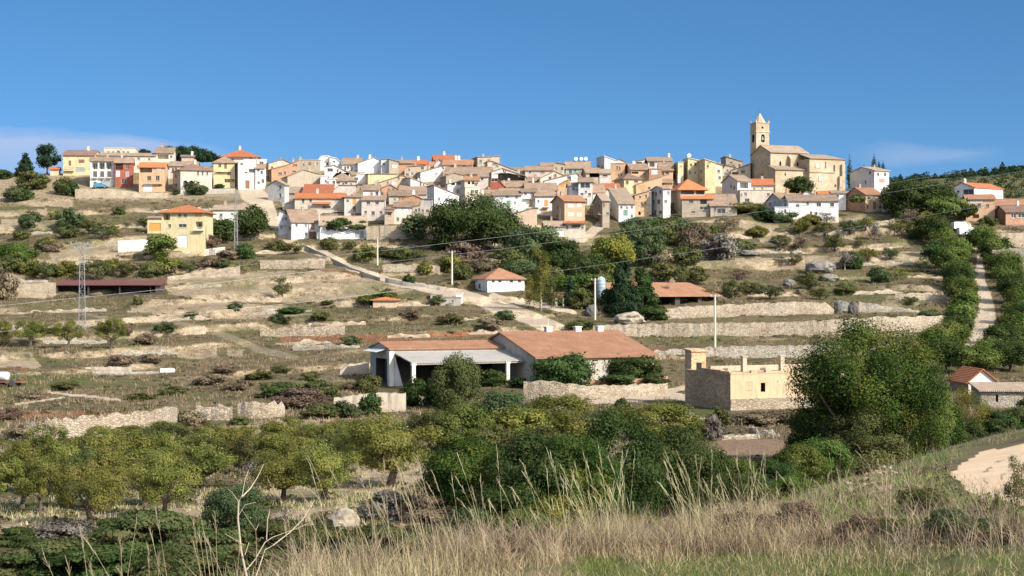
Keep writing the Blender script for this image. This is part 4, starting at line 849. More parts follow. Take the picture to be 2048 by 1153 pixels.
# ------------------------------------------------------------------ farm buildings in front
barn, bi = house('long barn with broad terracotta roof and three ridge vents in the valley', 1072.5,1310, 782,(716.8,666), 'barn','p','w1150,722,12,5 w1170,722,12,5 w1190,722,12,5 w1270,722,12,5 w1295,722,10,5', sl=1002, th=25, dp=22, Y=213, cat='barn', name='barn', ov=.5, ext=2.5, rth=.2)
for px in (1096.5, 1154.6, 1199):
    u = sect_u(Vector((bi['C'].x-math.sin(R(25))*11, bi['C'].y+math.cos(R(25))*11, 0)), math.cos(R(25)), math.sin(R(25)), px)
    zr = -(666-CY)/F*(bi['C'].y + 11*math.cos(R(25)) + bi['W']/2*math.sin(R(25))); b = MB(bi['T']); b.box(u-.45,u+.45,10.6,11.4,zr-.4,zr+.75); b.box(u-.55,u+.55,10.5,11.5,zr+.75,zr+.9)
    if px == 1096.5: b.tube([(u,11,zr+.9),(u,11,zr+2.0)], .05, 5)
    b.build('ridge_vent', M['offwhite'], barn)
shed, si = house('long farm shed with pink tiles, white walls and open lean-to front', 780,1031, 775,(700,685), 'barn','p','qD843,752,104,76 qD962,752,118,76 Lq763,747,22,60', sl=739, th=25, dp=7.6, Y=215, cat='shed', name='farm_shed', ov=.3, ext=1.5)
b = MB(si['T']); th = R(25); zL = -(707-CY)/F*215; zF = -(727.5-CY)/F*208.9; Ws = si['W']
b.slab([(.4,-6.7,zF),(Ws+.4,-6.7,zF),(Ws+.4,-.02,zL),(.4,-.02,zL)], .14); b.build('lean_to_roof', M['sheetgrey'], shed)
FP = Frame(Vector((si['C'].x+math.sin(th)*6.5, si['C'].y-math.cos(th)*6.5, 0)), math.cos(th), math.sin(th)); zg = -(770-CY)/F*209 - 1
for px in (826.5, 1015, 925):
    u = FP.u(px); b = MB(si['T']); b.box(u-.24,u+.24,-6.74,-6.26,zg,zF-.02); b.box(u-.32,u+.32,-6.82,-6.18,zF-.3,zF-.02); b.build('pillar', M['offwhite'], shed)
b = MB(si['T']); b.box(.45,Ws,-6.6,-6.4,zF-.22,zF-.02); b.build('beam', M['concrete'], shed)
b = MB(si['T']); z9 = -(770-CY)/F*214-1; b.box(-.35,.35,-.7,-.05,z9,-(703-CY)/F*215); b.add([(.4,-.7,z9),(1.3,-1.6,z9),(1.3,-2,z9),(.4,-.7,zL-.2)],[(0,1,3),(1,2,3),(0,3,2)]); b.build('corner_buttress', M['offwhite'], shed)
b = MB(si['T']); b.slab([(-1.6,1.2,zL+.1),(-.02,1.2,zL+.5),(-.02,6.2,zL+.5),(-1.6,6.2,zL+.1)], .06); b.build('awning', M['bluegrey'], shed)

ruin, ri = house('roofless ochre ruin with rubble side wall and two standing pillars', 1461,1690, 830,(750,750), 'ochre','ochre','q1526,775,9,18 sT1498,773,13,18 sT1572,775,10,18 q1650,790,20,30', sl=1372, th=24, dp=10, Y=181, kind='f', cat='ruin', name='ruin', leftwall='brownstone', ov=.1)
FRr = ri['FR']; z0, z1 = FRr.z(0, 832)-2, FRr.z(0, 799)
b = MB(ri['T']); b.box(-.06, ri['W']-.5, -.14, -.006, z0, z1); b.build('stone_plinth', M['drystone'], ruin)
rq = random.Random(9); b = MB(ri['T']); u = .1
while u < ri['W']-.6:
    w_ = rq.uniform(.4, 1.3); b.box(u, min(u+w_, ri['W']-.1), .03, .42, FRr.z(0, 750)-.1, FRr.z(0, 750)+.17+rq.choice([0, .06, .1, .22, .3, .12])); u += w_+.004
b.build('broken_wall_top', M['ochre'], ruin)
zt = FRr.z(0, 750)
for px, yt in ((1487.5, 714), (1563, 713)):
    Fp = Frame(Vector((ri['C'].x-math.sin(R(24))*2.2, ri['C'].y+math.cos(R(24))*2.2, 0)), math.cos(R(24)), math.sin(R(24))); u = Fp.u(px); z2 = Fp.z(u, yt); b = MB(ri['T']); b.box(u-.26,u+.26,1.95,2.45,zt-.1,z2); b.box(u-.36,u+.36,1.85,2.55,z2,z2+.12); b.build('pillar', M['peach'], ruin)
b = MB(ri['T']); b.box(.2, ri['W']-.2, 4.6, 5.0, zt+.1, zt+.75); b.build('parapet', M['peach'], ruin)
house('tower', 1383,1412, 790,(704,702), 'brownstone','brownstone','', sl=1370, th=24, Y=190.5, kind='m', root=ruin, wname='corner_tower_wall', rname='corner_tower_roof', ov=.2)
b = MB(ri['T']); zq = FRr.z(0, 744)
for v0, v1, yy in ((0.2,2.0,748),(2.0,4.2,745),(4.2,6.2,742),(6.2,7.4,730)): b.box(-.05,.5,v0,v1,zt-.05,-(yy-CY)/F*(181+v0)+.25)
b.build('broken_wall_top', M['brownstone'], ruin)

house('small stone hut with orange tile roof and pale gable behind the hedge', 1937,1991, 782,[(1937,764),(1965,740.6),(1991,762)], 'offwhite','o','q1951,772,8,9 q1977,772,10,6', sl=1899, kind='p', dp=7, Y=205, cat='hut', name='stone_hut', leftwall='brownstone', ov=.6)
house('low stone outhouse with pale tile roof at the right edge', 1961,2075, 812,(783,768), 'greystone','n','q1994,797,5,14', kind='m', dp=5, Y=186, cat='outhouse', name='outhouse')
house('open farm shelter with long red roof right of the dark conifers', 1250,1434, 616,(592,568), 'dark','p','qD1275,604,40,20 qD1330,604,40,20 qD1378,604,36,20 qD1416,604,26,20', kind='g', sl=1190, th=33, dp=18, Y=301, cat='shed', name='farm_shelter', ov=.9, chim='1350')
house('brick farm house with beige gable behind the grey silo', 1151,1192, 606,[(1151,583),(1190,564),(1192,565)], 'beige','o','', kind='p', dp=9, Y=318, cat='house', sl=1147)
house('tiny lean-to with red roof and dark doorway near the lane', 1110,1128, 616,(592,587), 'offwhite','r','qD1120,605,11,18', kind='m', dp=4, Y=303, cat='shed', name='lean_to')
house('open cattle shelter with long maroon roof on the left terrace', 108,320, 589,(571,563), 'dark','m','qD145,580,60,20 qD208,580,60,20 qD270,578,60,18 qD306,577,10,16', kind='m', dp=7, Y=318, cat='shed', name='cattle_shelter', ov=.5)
house('round ruined brick cistern with broken tile cap on the slope', 746,792, 616,(601,596), 'peach','o','', kind='h', dp=5, cat='cistern', name='cistern')
house('grey concrete water tank beside the lane', 881,921, 611,(596,595), 'concrete','concrete','w905,603,4,5', kind='f', dp=5, cat='tank', name='water_tank')
house('white block hut by the lane bend', 912,925, 606,(588,587), 'palegrey','palegrey','', kind='f', dp=3, cat='hut', name='block_hut')
house('little pale concrete shelter beside the road wall', 861,886, 600,(590,588), 'concrete','concrete','q870,596,10,7', kind='f', dp=3, cat='shelter', name='concrete_shelter')

# ------------------------------------------------------------------ walls
M['bank'] = flat('eroded_earth_bank', (.36,.285,.20), .95, .45, .8)
def wall(label, pts, mat, th=.7, cat='wall', name='stone_wall', jag=.25, cap=None, lean=.12):
    P = []; rg = random.Random(label)
    for (a, t0, b0), (c, t1, b1) in zip(pts[:-1], pts[1:]):
        n = max(2, int(abs(c-a)/7))
        for i in range(n):
            f = i/n; P.append((a+(c-a)*f, t0+(t1-t0)*f, b0+(b1-b0)*f))
    P.append(pts[-1]); ys = [ground(x, bt).y for x, t, bt in P]; nP = len(P); sm = [sum(ys[i-min(9,i,nP-1-i):i+min(9,i,nP-1-i)+1])/(2*min(9,i,nP-1-i)+1) for i in range(nP)]
    if name != 'parapet':
        mY = sum(sm)/nP; kf = .8 if abs(P[-1][0]-P[0][0]) > 220 else .3; sm = [mY + (q-mY)*kf for q in sm]
    g0 = ground(P[len(P)//2][0], P[len(P)//2][2]); vs = []; fs = []
    for i, (x, t, bt) in enumerate(P):
        g = at(x, bt, sm[i]); zt = -(t-CY)/F*g.y + rg.uniform(-jag, jag*.3); jj = rg.uniform(-.12, .12)
        zm = (zt+g.z)/2; kx_ = (x-CX)/F
        for y, z in ((g.y-.02, g.z-1.2), (g.y+jj*.5+lean, zm), (g.y+lean*2+jj, zt), (g.y+th+lean*2, zt+rg.uniform(-.08,.08)), (g.y+th+lean*2, g.z-1.2)): vs.append((kx_*y-g0.x, y-g0.y, z-g0.z))
    for i in range(len(P)-1):
        for k in range(4): fs.append((i*5+k, (i+1)*5+k, (i+1)*5+k+1, i*5+k+1))
    fs.append(tuple(range(5))); m = (len(P)-1)*5; fs.append(tuple(range(m, m+5))[::-1])
    b = MB(); b.add(vs, fs); o = b.build(name, M[mat]); o.location = g0; tag(o, label, cat, None, 'thing')
    return o
wall('pale dry stone terrace wall with collapsed end behind the utility pole', [(1330,617,640),(1400,611,637),(1480,608,632),(1600,603,630),(1650,606,627),(1668,617,627)], 'drystone')
wall('grey tapering dry stone wall right of the rock cave', [(1718,604,625),(1760,610,624),(1840,621,626)], 'greystone')
wall('long middle dry stone terrace wall above the ruin', [(1186,652,673),(1260,648,674),(1400,646,675),(1560,645,673),(1640,641,672),(1760,634,668),(1905,632,652)], 'drystone')
wall('lower dry stone terrace wall just behind the ruin', [(1306,701,722),(1420,694,718),(1600,690,716),(1720,688,712),(1865,686,700)], 'greystone')
wall('big weathered dry stone wall above the almond orchard at left', [(48,848,882),(110,836,884),(180,832,880),(290,823,872),(330,815,864),(355,816,850)], 'drystone', jag=.35)
wall('pale grey dry stone wall left of the bramble hedge', [(392,812,839),(430,809,841),(465,812,843)], 'drystone', jag=.4)
wall('whitish dry stone wall end beside the bramble hedge', [(475,807,838),(520,804,842),(570,806,830)], 'drystone', jag=.4)
wall('tall masonry retaining wall under the balcony houses', [(150,378,398),(230,378,398),(280,386,396),(336,386,395)], 'stone', jag=.05)
wall('grey retaining wall under the arched house', [(345,391,397),(420,378,386),(470,377,384)], 'concrete', jag=.05)
wall('white rendered wall section left of the yellow villa', [(236,482,506),(262,481,504),(296,479,500)], 'offwhite', jag=.05)
wall('cream garden wall in front of the yellow villa', [(296,502,512),(360,505,510),(450,494,498)], 'cream', jag=.03)
wall('pale stone wall left of the cattle shelter', [(26,568,596),(70,567,596),(112,565,598)], 'stone', jag=.08)
wall('upper dry stone wall above the bare bank', [(335,553,566),(420,541,553),(480,532,548)], 'drystone', jag=.2)
wall('weathered stone wall beside the lane at the bank top', [(520,521,540),(580,520,538),(650,522,537)], 'drystone', jag=.15)
wall('low dry stone wall left of the farm buildings', [(520,656,674),(600,652,673),(690,650,670)], 'drystone', jag=.4)
wall('short eroded stone wall beside the reddish field', [(585,688,700),(640,686,698),(720,690,700)], 'greystone', jag=.4)
wall('light rock wall right of the lane near the pole', [(765,529,545),(820,528,547),(880,530,548)], 'drystone', jag=.4)
wall('low concrete parapet along the lane', [(602,487,494),(640,505,512),(700,535,543),(760,556,563)], 'concrete', th=.3, jag=.03, name='parapet')
wall('lower concrete parapet along the lane bend', [(770,556,566),(820,566,574),(880,574,581)], 'concrete', th=.3, jag=.05, name='parapet')
wall('tan rubble garden wall with ivy below the pale house', [(733,452,478),(790,451,478),(845,452,480),(880,460,482)], 'stone', jag=.1)
wall('white garden wall under the umbrella tree', [(634,465,479),(665,463,479),(710,464,479)], 'white', th=.3, jag=.04)
wall('low hollow brick wall in front of the barn', [(1173,761,775),(1240,759,771),(1300,757,770),(1336,753,766)], 'brick', th=.3, jag=.02)
wall('long pale stone retaining wall below the barn', [(1047,764,800),(1100,762,800),(1160,772,802),(1240,770,795),(1336,766,786)], 'drystone', jag=.15)
wall('white block wall at the left of the shed yard', [(680,742,752),(700,728,750),(738,726,749)], 'render', jag=.05)
wall('pale rendered retaining wall below the shed corner', [(668,797,828),(720,790,826),(768,786,824),(812,788,822)], 'render', jag=.1)
wall('stone terrace wall below the brick house with railing', [(1968,467,494),(2010,466,492),(2075,465,492)], 'stone', jag=.05)
wall('bouldery dry stone bank at the right frame edge', [(1985,500,540),(2020,497,544),(2075,494,548)], 'greystone', jag=.5, lean=.5)
wall('stone wall at the top of the tree avenue', [(1690,437,444),(1740,444,450),(1800,436,446)], 'drystone', jag=.3)
wall('pale rubble wall behind the ploughed plot', [(1440,872,882),(1500,870,878),(1520,871,876)], 'drystone', jag=.15)
wall('collapsed grey stone wall at the ploughed plot', [(1498,852,866),(1520,860,874),(1560,862,878)], 'greystone', jag=.4)
wall('wall of pinkish dressed blocks stacked on the terrace', [(167,735,746),(220,734,746),(264,734,745)], 'render', jag=.15)
wall('stack of pale stone blocks at the end of the pink row', [(320,737,746),(350,737,745)], 'offwhite', jag=.1)
wall('low line of white blocks on the left terrace', [(185,743,749),(250,744,750),(318,743,749)], 'concrete', jag=.1)
wall('short pale bank wall above the farm shelter', [(1305,548,562),(1340,546,564),(1355,549,562)], 'drystone', jag=.3)
wall('low white stone bank beside the tree avenue', [(1790,588,600),(1850,585,604),(1905,588,604)], 'drystone', jag=.4, lean=.6)

rwl = random.Random(21); used = []
for tr_ in range(420):
    n = rwl.randint(14, 27); px = rwl.uniform(-30, 1850); py, hh_, am = terrace_foot(px, n); L_ = rwl.uniform(60, 230)
    if not 395 < py < 735 or am < .25 or len(used) > 62: continue
    if py < 475 and 540 < px+L_ and px < 1540: continue
    if 690 < py and 700 < px+L_ and px < 1340: continue
    if any(abs(n-q[0]) == 0 and px < q[2]+30 and q[1] < px+L_+30 for q in used): continue
    mid = px+L_/2
    if (290 < mid+L_/2 and px < 430 and 440 < py < 510) or (940 < px+L_ and px < 1450 and 530 < py < 640) or (100 < px+L_ and px < 330 and 560 < py < 600) or (1180 < px+L_ and 600 < py < 735 and px < 1900): continue
    pts = []
    for i in range(6):
        x = px+L_*i/5; y, h_, a_ = terrace_foot(x, n); e = (.35 if i in (0, 5) else 1)*rwl.uniform(.55, .95); pts.append((x, y-max(3, h_*.62*e), y+1))
    j0 = ground(px+L_/2, py); jx = int((px+L_/2-gx[0])/4); jy = int((py-gy[0])/2.5)
    if path[jy-4:jy+4, int((px-gx[0])/4):int((px+L_-gx[0])/4)+1].max() > .5: continue
    used.append((n, px, px+L_))
    wall('low rough terrace wall of weathered stone on the dry slope', pts, rwl.choice(['drystone','greystone','bank','bank']), jag=.35, name='terrace_wall', lean=.4)['group'] = 'low terrace walls on the slope'
# ------------------------------------------------------------------ poles, pylons, wires
def pole(label, px, yb, yt, r=.16, mat='pole', name='utility_pole', cat='pole', arm=True):
    g = ground(px, yb); h = -(yt-CY)/F*g.y - g.z; rt = empty(name, g); tag(rt, label, cat)
    b = MB(); b.tube([(0,0,-.4),(0,0,h)], [r, r*.7], 8); b.build('shaft', M[mat], rt)
    if arm: b = MB(); b.box(-.7,.7,-.06,.06,h-.35,h-.23); b.build('crossarm', M['steel'], rt)
    for s in ((-.6, 0, .6) if arm else ()):
        b = MB(); b.lathe([(.03,h-.23),(.07,h-.18),(.04,h-.1),(.07,h-.04),(.03,h)], 8, (s,0,0)); b.build('insulator', M['whiteframe'], rt)
    return rt, g, h
pole('pale concrete pole left of the lane under the village', 755, 531, 478, .2); pole('pale concrete pole right of the lane above the white house', 904, 568, 502, .2)
pole('tall pale pole in front of the grey silo', 1190, 640, 557, .2); pole('pale leaning pole standing on the terrace behind the ruin', 1430, 697, 590, .2)
pole('white pole in front of the umbrella tree', 638, 478, 428, .18, arm=False); pole('thin grey pole beside the pale house', 769, 480, 388, .08, 'steel', arm=False)
pole('thin white lamp pole in front of the brown roofed house', 1456, 445, 388, .08, 'steel', arm=False); pole('white pole at the top of the tree avenue', 1894, 442, 395, .14, arm=False)
pole('thin grey pole right of the square orange house', 1120, 470, 417, .07, 'steel', arm=False); pole('pale pole stump showing above the big walnut tree', 1747, 672, 634, .17, arm=False)
pole('thin pole standing at the barn lane', 1558, 405, 381, .06, 'steel', arm=False)
def pylon(label, px, yb, yt, w0, w1, arms=True):
    g = ground(px, yb); h = -(yt-CY)/F*g.y - g.z; rt = empty('lattice_pylon', g, .3); tag(rt, label, 'pylon')
    n = 11; b = MB(); q = [(1,1),(1,-1),(-1,-1),(-1,1)]
    def wv(z): return w0 + (w1-w0)*z/h
    for sx_, sy_ in q: b.tube([(sx_*w0/2, sy_*w0/2, -.4), (sx_*w1/2, sy_*w1/2, h)], .065, 4)
    b.build('legs', M['steel'], rt); b = MB()
    for i in range(n):
        za, zb = h*i/n, h*(i+1)/n; wa, wb = wv(za)/2, wv(zb)/2
        for k in range(4):
            p, r_ = q[k], q[(k+1) % 4]
            if i % 2 == k % 2: p, r_ = r_, p
            b.tube([(p[0]*wa, p[1]*wa, za), (r_[0]*wb, r_[1]*wb, zb)], .04, 4); b.tube([(p[0]*wb, p[1]*wb, zb), (r_[0]*wb, r_[1]*wb, zb)], .035, 4)
    b.build('bracing', M['steel'], rt)
    if arms:
        for dz, ln in ((-.3, 1.9), (-1.1, 1.3)):
            b = MB(); b.box(-ln, ln, -.07, .07, h+dz, h+dz+.13); a = b.build('crossarm', M['steel'], rt)
            for s in (-ln+.1, -ln*.5, ln*.5, ln-.1):
                b = MB(); b.lathe([(.03,h+dz+.13),(.1,h+dz+.2),(.05,h+dz+.3),(.1,h+dz+.38),(.04,h+dz+.5)], 8, (s,0,0)); b.build('insulator', M['sX'], a)
    return g, h
pylon('tall steel lattice pylon with crossarms on the left terraces', 164, 662, 486, 1.15, .62); pylon('slim steel lattice pylon left of the dark trees', 472, 515, 384, .75, .4, False)
def wire(label, pts, r=.022):
    P = [at(*p) for p in pts]; g0 = P[0]; Q = []
    for p, q in zip(P[:-1], P[1:]):
        for i in range(14): Q.append(p + (q-p)*(i/14))
    Q.append(P[-1]); b = MB(); b.tube([q-g0 for q in Q], [r*(q.y/200) for q in Q], 5); o = b.build('power_wire', M['wire']); o.location = g0; tag(o, label, 'wire')
wire('uppermost pale power wire crossing in front of the village', [(470,533,330),(600,519,320),(800,498,305),(1000,474.5,290),(1185,452,275),(1421,420,255),(1680,385,235),(1821,360,222),(1950,341,212),(2150,309,200)])
wire('middle pale power wire crossing below the church', [(640,541,330),(793,522.5,310),(1000,499,292),(1208,471,272),(1540,421,245),(1683,401,232),(2019,347,205),(2160,322,195)])
wire('lowest pale power wire sagging from the white house to the right', [(1045,552,300),(1140,539,290),(1540,482,255),(1650,465,245),(1947,416,220),(2160,378,205)])
wire('faint wire passing in front of the cattle shelter roof', [(-60,618,280),(317,580,300),(640,541,330)], .012)
wire('faint lower wire left of the pylon foot', [(-60,669,250),(171,649,270),(632,602,300),(854,575,310)], .012)
wire('faint wire over the middle terraces', [(690,649,290),(1000,623,300)], .009)

# ------------------------------------------------------------------ silo, vans, car, railing, bits
g = ground(1202, 612); rt = empty('grain_silo', g); tag(rt, 'grey blue grain silo beside the dark conifers', 'silo'); hh = lambda y: -(y-CY)/F*g.y - g.z; rr = 9.0/F*g.y
b = MB(); b.lathe([(rr*.25,hh(604)),(rr,hh(592)),(rr,hh(562)),(rr*.75,hh(556)),(rr*.2,hh(553.5)),(.05,hh(553))], 24); b.build('tank', M['silo'], rt, True)
for y in (590, 583, 576, 569, 562): b = MB(); b.lathe([(rr+.01,hh(y)-.05),(rr+.05,hh(y)),(rr+.01,hh(y)+.05)], 24); b.build('hoop', M['steel'], rt)
for a in range(4): b = MB(); b.tube([(rr*.85*math.cos(a*1.57+.78), rr*.85*math.sin(a*1.57+.78), -.5),(rr*.85*math.cos(a*1.57+.78), rr*.85*math.sin(a*1.57+.78), hh(590))], .07, 6); b.build('leg', M['steel'], rt)
b = MB(); b.box(rr+.05,rr+.1,-.2,-.16,0,hh(556)); b.box(rr+.05,rr+.1,.16,.2,0,hh(556))
for i in range(12): b.box(rr+.05,rr+.1,-.2,.2,.3+i*.4,.34+i*.4)
b.build('ladder', M['steel'], rt)
def vehicle(label, px, yb, L, rz, colr, van=True, g=None):
    g = g or ground(px, yb); rt = empty('parked_van' if van else 'parked_car', g, rz); tag(rt, label, 'van' if van else 'car'); H_ = 2.0 if van else 1.45; Wd = .92
    prof = [(-L/2,.35),(L/2,.35),(L/2,.8),(L/2-.15,.95),(L/2-.85,1.08),(L/2-1.45,H_-.06),(L/2-1.7,H_),(-L/2+.2,H_),(-L/2,H_-.25)] if van else [(-L/2,.35),(L/2,.35),(L/2,.72),(L/2-.9,.92),(L/2-1.6,H_-.04),(L/2-1.9,H_),(-L/2+1.1,H_),(-L/2+.3,.98),(-L/2,.9)]
    n = len(prof); b = MB(); vs = []
    for y, s in ((-Wd,.97),(-Wd*.97,1),(Wd*.97,1),(Wd,.97)): vs += [(x*s, y if z < 1.1 else y*.88, z) for x, z in prof]
    b.add(vs, [tuple(range(n)), tuple(range(3*n,4*n))[::-1]] + [(k*n+i, k*n+(i+1)%n, (k+1)*n+(i+1)%n, (k+1)*n+i) for k in range(3) for i in range(n)]); body = b.build('body', colr, rt)
    for sy in (-1, 1):
        b = MB(); x1 = L/2-1.25 if van else L/2-1.55; x0 = x1-.95 if van else -L/2+.75
        b.add([(x0,sy*(Wd*.93+.03),1.12),(x1+.15,sy*(Wd*.93+.03),1.12),(x1-.15,sy*(Wd*.88+.03),H_-.22),(x0+.15,sy*(Wd*.88+.03),H_-.22)], [(0,1,2,3)]); b.build('side_window', M['glass'], body)
    b = MB(); i0 = 4 if van else 3; p, q = prof[i0], prof[i0+1]; e = .04
    b.add([(p[0]-.08+e,-Wd*.78,p[1]+.1+e),(p[0]-.08+e,Wd*.78,p[1]+.1+e),(q[0]+.06+e,Wd*.72,q[1]-.08+e),(q[0]+.06+e,-Wd*.72,q[1]-.08+e)], [(0,1,2,3)]); b.build('windscreen', M['glass'], body)
    for sx_ in (-L/2+.75, L/2-.8):
        for sy in (-1, 1):
            b = MB(Matrix.Translation((sx_, sy*(Wd-.1), .32)) @ Matrix.Rotation(R(90), 4, 'X')); b.lathe([(.2,-.11),(.32,-.1),(.33,0),(.32,.1),(.2,.11)], 16); wl = b.build('wheel', M['iron'], rt)
            b = MB(Matrix.Translation((sx_, sy*(Wd-.1), .32)) @ Matrix.Rotation(R(90), 4, 'X')); b.lathe([(.19,-.13),(.17,-.125),(.17,.125),(.19,.13)], 12); b.build('rim', M['steel'], wl)
    for sy in (-1, 1): b = MB(); b.box(L/2-.08,L/2+.015,sy*.66-.16,sy*.66+.16,.62,.78); b.build('headlight', M['whiteframe'], rt)
M['vanwhite'] = flat('white_car_paint', (.78,.79,.80), .3, .03); M['carblue'] = flat('blue_car_paint', (.06,.20,.32), .3, .05)
vehicle('white van parked behind under the lighter tree', 1922, 461, 4.6, R(15), M['vanwhite']); vehicle('white van in front nearest the terrace wall', 1937, 472, 5.2, R(8), M['vanwhite'])
vehicle('blue car parked below the cream balcony house', 201, 376, 4.0, R(10), M['carblue'], False, ground(201, 377.2))
g = ground(1970, 467); rt = empty('railing_fence', g, 0); tag(rt, 'grey railing fence on the stone terrace wall', 'fence'); g2 = ground(2075, 466); zt_ = -(467-CY)/F*g.y
for i in range(15):
    p = g + (g2-g)*(i/14); b = MB(); b.box(p.x-g.x-.03, p.x-g.x+.03, p.y-g.y+.5, p.y-g.y+.56, zt_-g.z-.3, zt_-g.z+1.0); b.build('post', M['iron'], rt)
for z in (.25, .6, .98):
    b = MB(); b.tube([(0,.53,zt_-g.z+z),(g2.x-g.x,g2.y-g.y+.53,zt_-g.z+z)], .03, 5); b.build('rail', M['iron'], rt)
# rusty farm trailer and tank at the left edge
g = ground(16, 772); rt = empty('farm_trailer', g, R(-12)); tag(rt, 'rusty farm trailer frame with metal tank at the left edge', 'trailer'); L_ = 40/F*g.y
b = MB(); b.box(-L_,L_*.9,-.8,.8,.45,.6); b.build('bed', M['rust'], rt)
b = MB(Matrix.Translation((-L_*.3,0,1.25)) @ Matrix.Rotation(R(90),4,'Y')); b.lathe([(.05,-.95),(.5,-.85),(.6,-.6),(.6,.6),(.5,.85),(.05,.95)], 18); b.build('tank', M['bluegrey'], rt, True)
b = MB()
for x in (-L_*.9, L_*.85):
    b.tube([(x,-.7,.6),(x,-.7,2.3)], .05, 5); b.tube([(x,.7,.6),(x,.7,2.3)], .05, 5); b.tube([(x,-.7,2.3),(x,.7,2.3)], .05, 5)
b.tube([(-L_*.9,-.7,2.3),(L_*.85,-.7,2.3)], .05, 5); b.tube([(-L_*.9,.7,2.3),(L_*.85,.7,2.3)], .05, 5); b.build('frame', M['rust'], rt)
for x in (-L_*.5, L_*.4):
    for y in (-.85,.85):
        b = MB(Matrix.Translation((x,y,.42)) @ Matrix.Rotation(R(90),4,'X')); b.lathe([(.2,-.1),(.42,-.09),(.42,.09),(.2,.1)], 16); b.build('wheel', M['iron'], rt)
# boulders
def rock(label, px, yb, w, h, mat='drystone', gr=ground, group=None, name='boulder'):
    g = gr(px, yb); rg = np.random.default_rng(int(px*7+yb)); import bmesh
    bm = bmesh.new(); bmesh.ops.create_icosphere(bm, subdivisions=3, radius=1)
    me = bpy.data.meshes.new(name); sx_ = w/2/F*g.y; sz_ = h/F*g.y
    for v in bm.verts:
        n = 1 + .5*(float(fbm(v.co.x*1.7+px, v.co.y*1.7+v.co.z*2.3, 5))-.5) + .2*(float(vnoise(v.co.x*5+px, v.co.z*5+v.co.y*4, 8))-.5)
        v.co = Vector((v.co.x*n*sx_, v.co.y*n*sx_*.8, (v.co.z*n*.62+.36)*sz_))
    bm.to_mesh(me); bm.free(); me.materials.append(M[mat]); o = mobj(name, me); o.location = g; tag(o, label, 'rock', group)
M['rock'] = flat('limestone', (.33,.28,.21), .95, .5, 1.6); M['greyrock'] = flat('grey_limestone', (.20,.185,.16), .95, .5, 1.6); M['darkrock'] = flat('dark_rock', (.11,.10,.095), .95, .4, 1.5)
rock('pale limestone boulder among brambles left of the tall dry grass', 688, 1058, 62, 40, 'rock'); rock('grey rock outcrop on the bank below the slope orchard', 1640, 545, 62, 24, 'greyrock')
rock('big grey rock with shaded face in the terrace wall', 1684, 627, 34, 26, 'greyrock'); rock('darkest rock beside the terrace wall gap', 1706, 627, 24, 24, 'darkrock')
rock('rounded grey rock on the right slope beside a small almond', 1658, 562, 40, 14, 'greyrock'); rock('smaller grey rock left of the almond on the right slope', 1578, 572, 24, 14, 'greyrock')
rock('low dark stone heap in front of the silo', 1248, 625, 62, 24, 'darkrock'); rock('dark stone heap left of the silo pole', 1183, 632, 26, 22, 'darkrock'); rock('tan earth boulder below the dark stone heap', 1258, 648, 60, 24, 'rock')
rock('white stone lying in the field behind the ploughed plot', 1378, 838, 24, 14, 'rock'); rock('flat pale stone right of the white field stone', 1402, 842, 30, 7, 'rock')
rock('grey rock face on the upper right slope', 1500, 512, 44, 12, 'greyrock'); rock('long grey rock left of the upper right rock face', 1428, 514, 40, 10, 'greyrock')
rg = random.Random(3)
for i in range(46):
    px = rg.uniform(1655,1800); py = 1005 - (px-1655)*.45 + rg.uniform(-18,30)
    rock('pale loose stone in the rubble patch beside the dirt track', px, py, rg.uniform(5,16), rg.uniform(3,8), 'rock', kground, 'loose stones beside the dirt track', 'loose_stone')
# ------------------------------------------------------------------ foliage
LM = dict(
 green=leafm('leaves_green', [(.036,.064,.015),(.078,.120,.028),(.140,.180,.048),(.20,.22,.07)], trans=.3),
 dark=leafm('leaves_dark', [(.028,.050,.016),(.060,.092,.030),(.100,.135,.046)], trans=.32),
 grey=leafm('leaves_grey_green', [(.048,.070,.030),(.090,.120,.052),(.145,.175,.082)], trans=.32),
 almond=leafm('leaves_almond', [(.075,.088,.024),(.14,.152,.040),(.22,.22,.06),(.28,.255,.075)], trans=.38),
 olive=leafm('leaves_olive', [(0.058,0.068,0.026),(0.111,0.120,0.044),(0.169,0.169,0.065)]),
 yellow=leafm('leaves_yellowing', [(0.065,0.091,0.023),(0.156,0.163,0.039),(0.273,0.234,0.052)]),
 walnut=leafm('leaves_walnut', [(.013,.028,.008),(.032,.060,.015),(.064,.096,.024),(.085,.112,.027),(.17,.155,.03)], 1.8, .28),
 pine=leafm('needles', [(0.016,0.034,0.018),(0.034,0.065,0.034),(0.058,0.098,0.046)]),
 brown=leafm('dry_twigs', [(0.081,0.061,0.043),(0.162,0.121,0.081),(0.257,0.203,0.135)], trans=.1),
 greyt=leafm('grey_twigs', [(0.088,0.075,0.065),(0.163,0.144,0.125),(0.250,0.225,0.188)], trans=.1),
 bramble=leafm('leaves_bramble', [(.040,.062,.022),(.078,.105,.038),(.125,.145,.055),(.16,.13,.065)], trans=.38),
 pale=leafm('bleached_grass', [(.30,.235,.14),(.42,.34,.215),(.55,.46,.31)], 3, .25),
 straw=leafm('straw', [(.21,.16,.09),(.36,.28,.165),(.50,.41,.26)], 3, .28),
 gold=leafm('pale_straw', [(.38,.31,.18),(.52,.43,.27),(.66,.57,.39)], 3, .25),
 grass=leafm('green_grass', [(.12,.155,.045),(.19,.23,.07),(.29,.31,.12)], 3, .4))
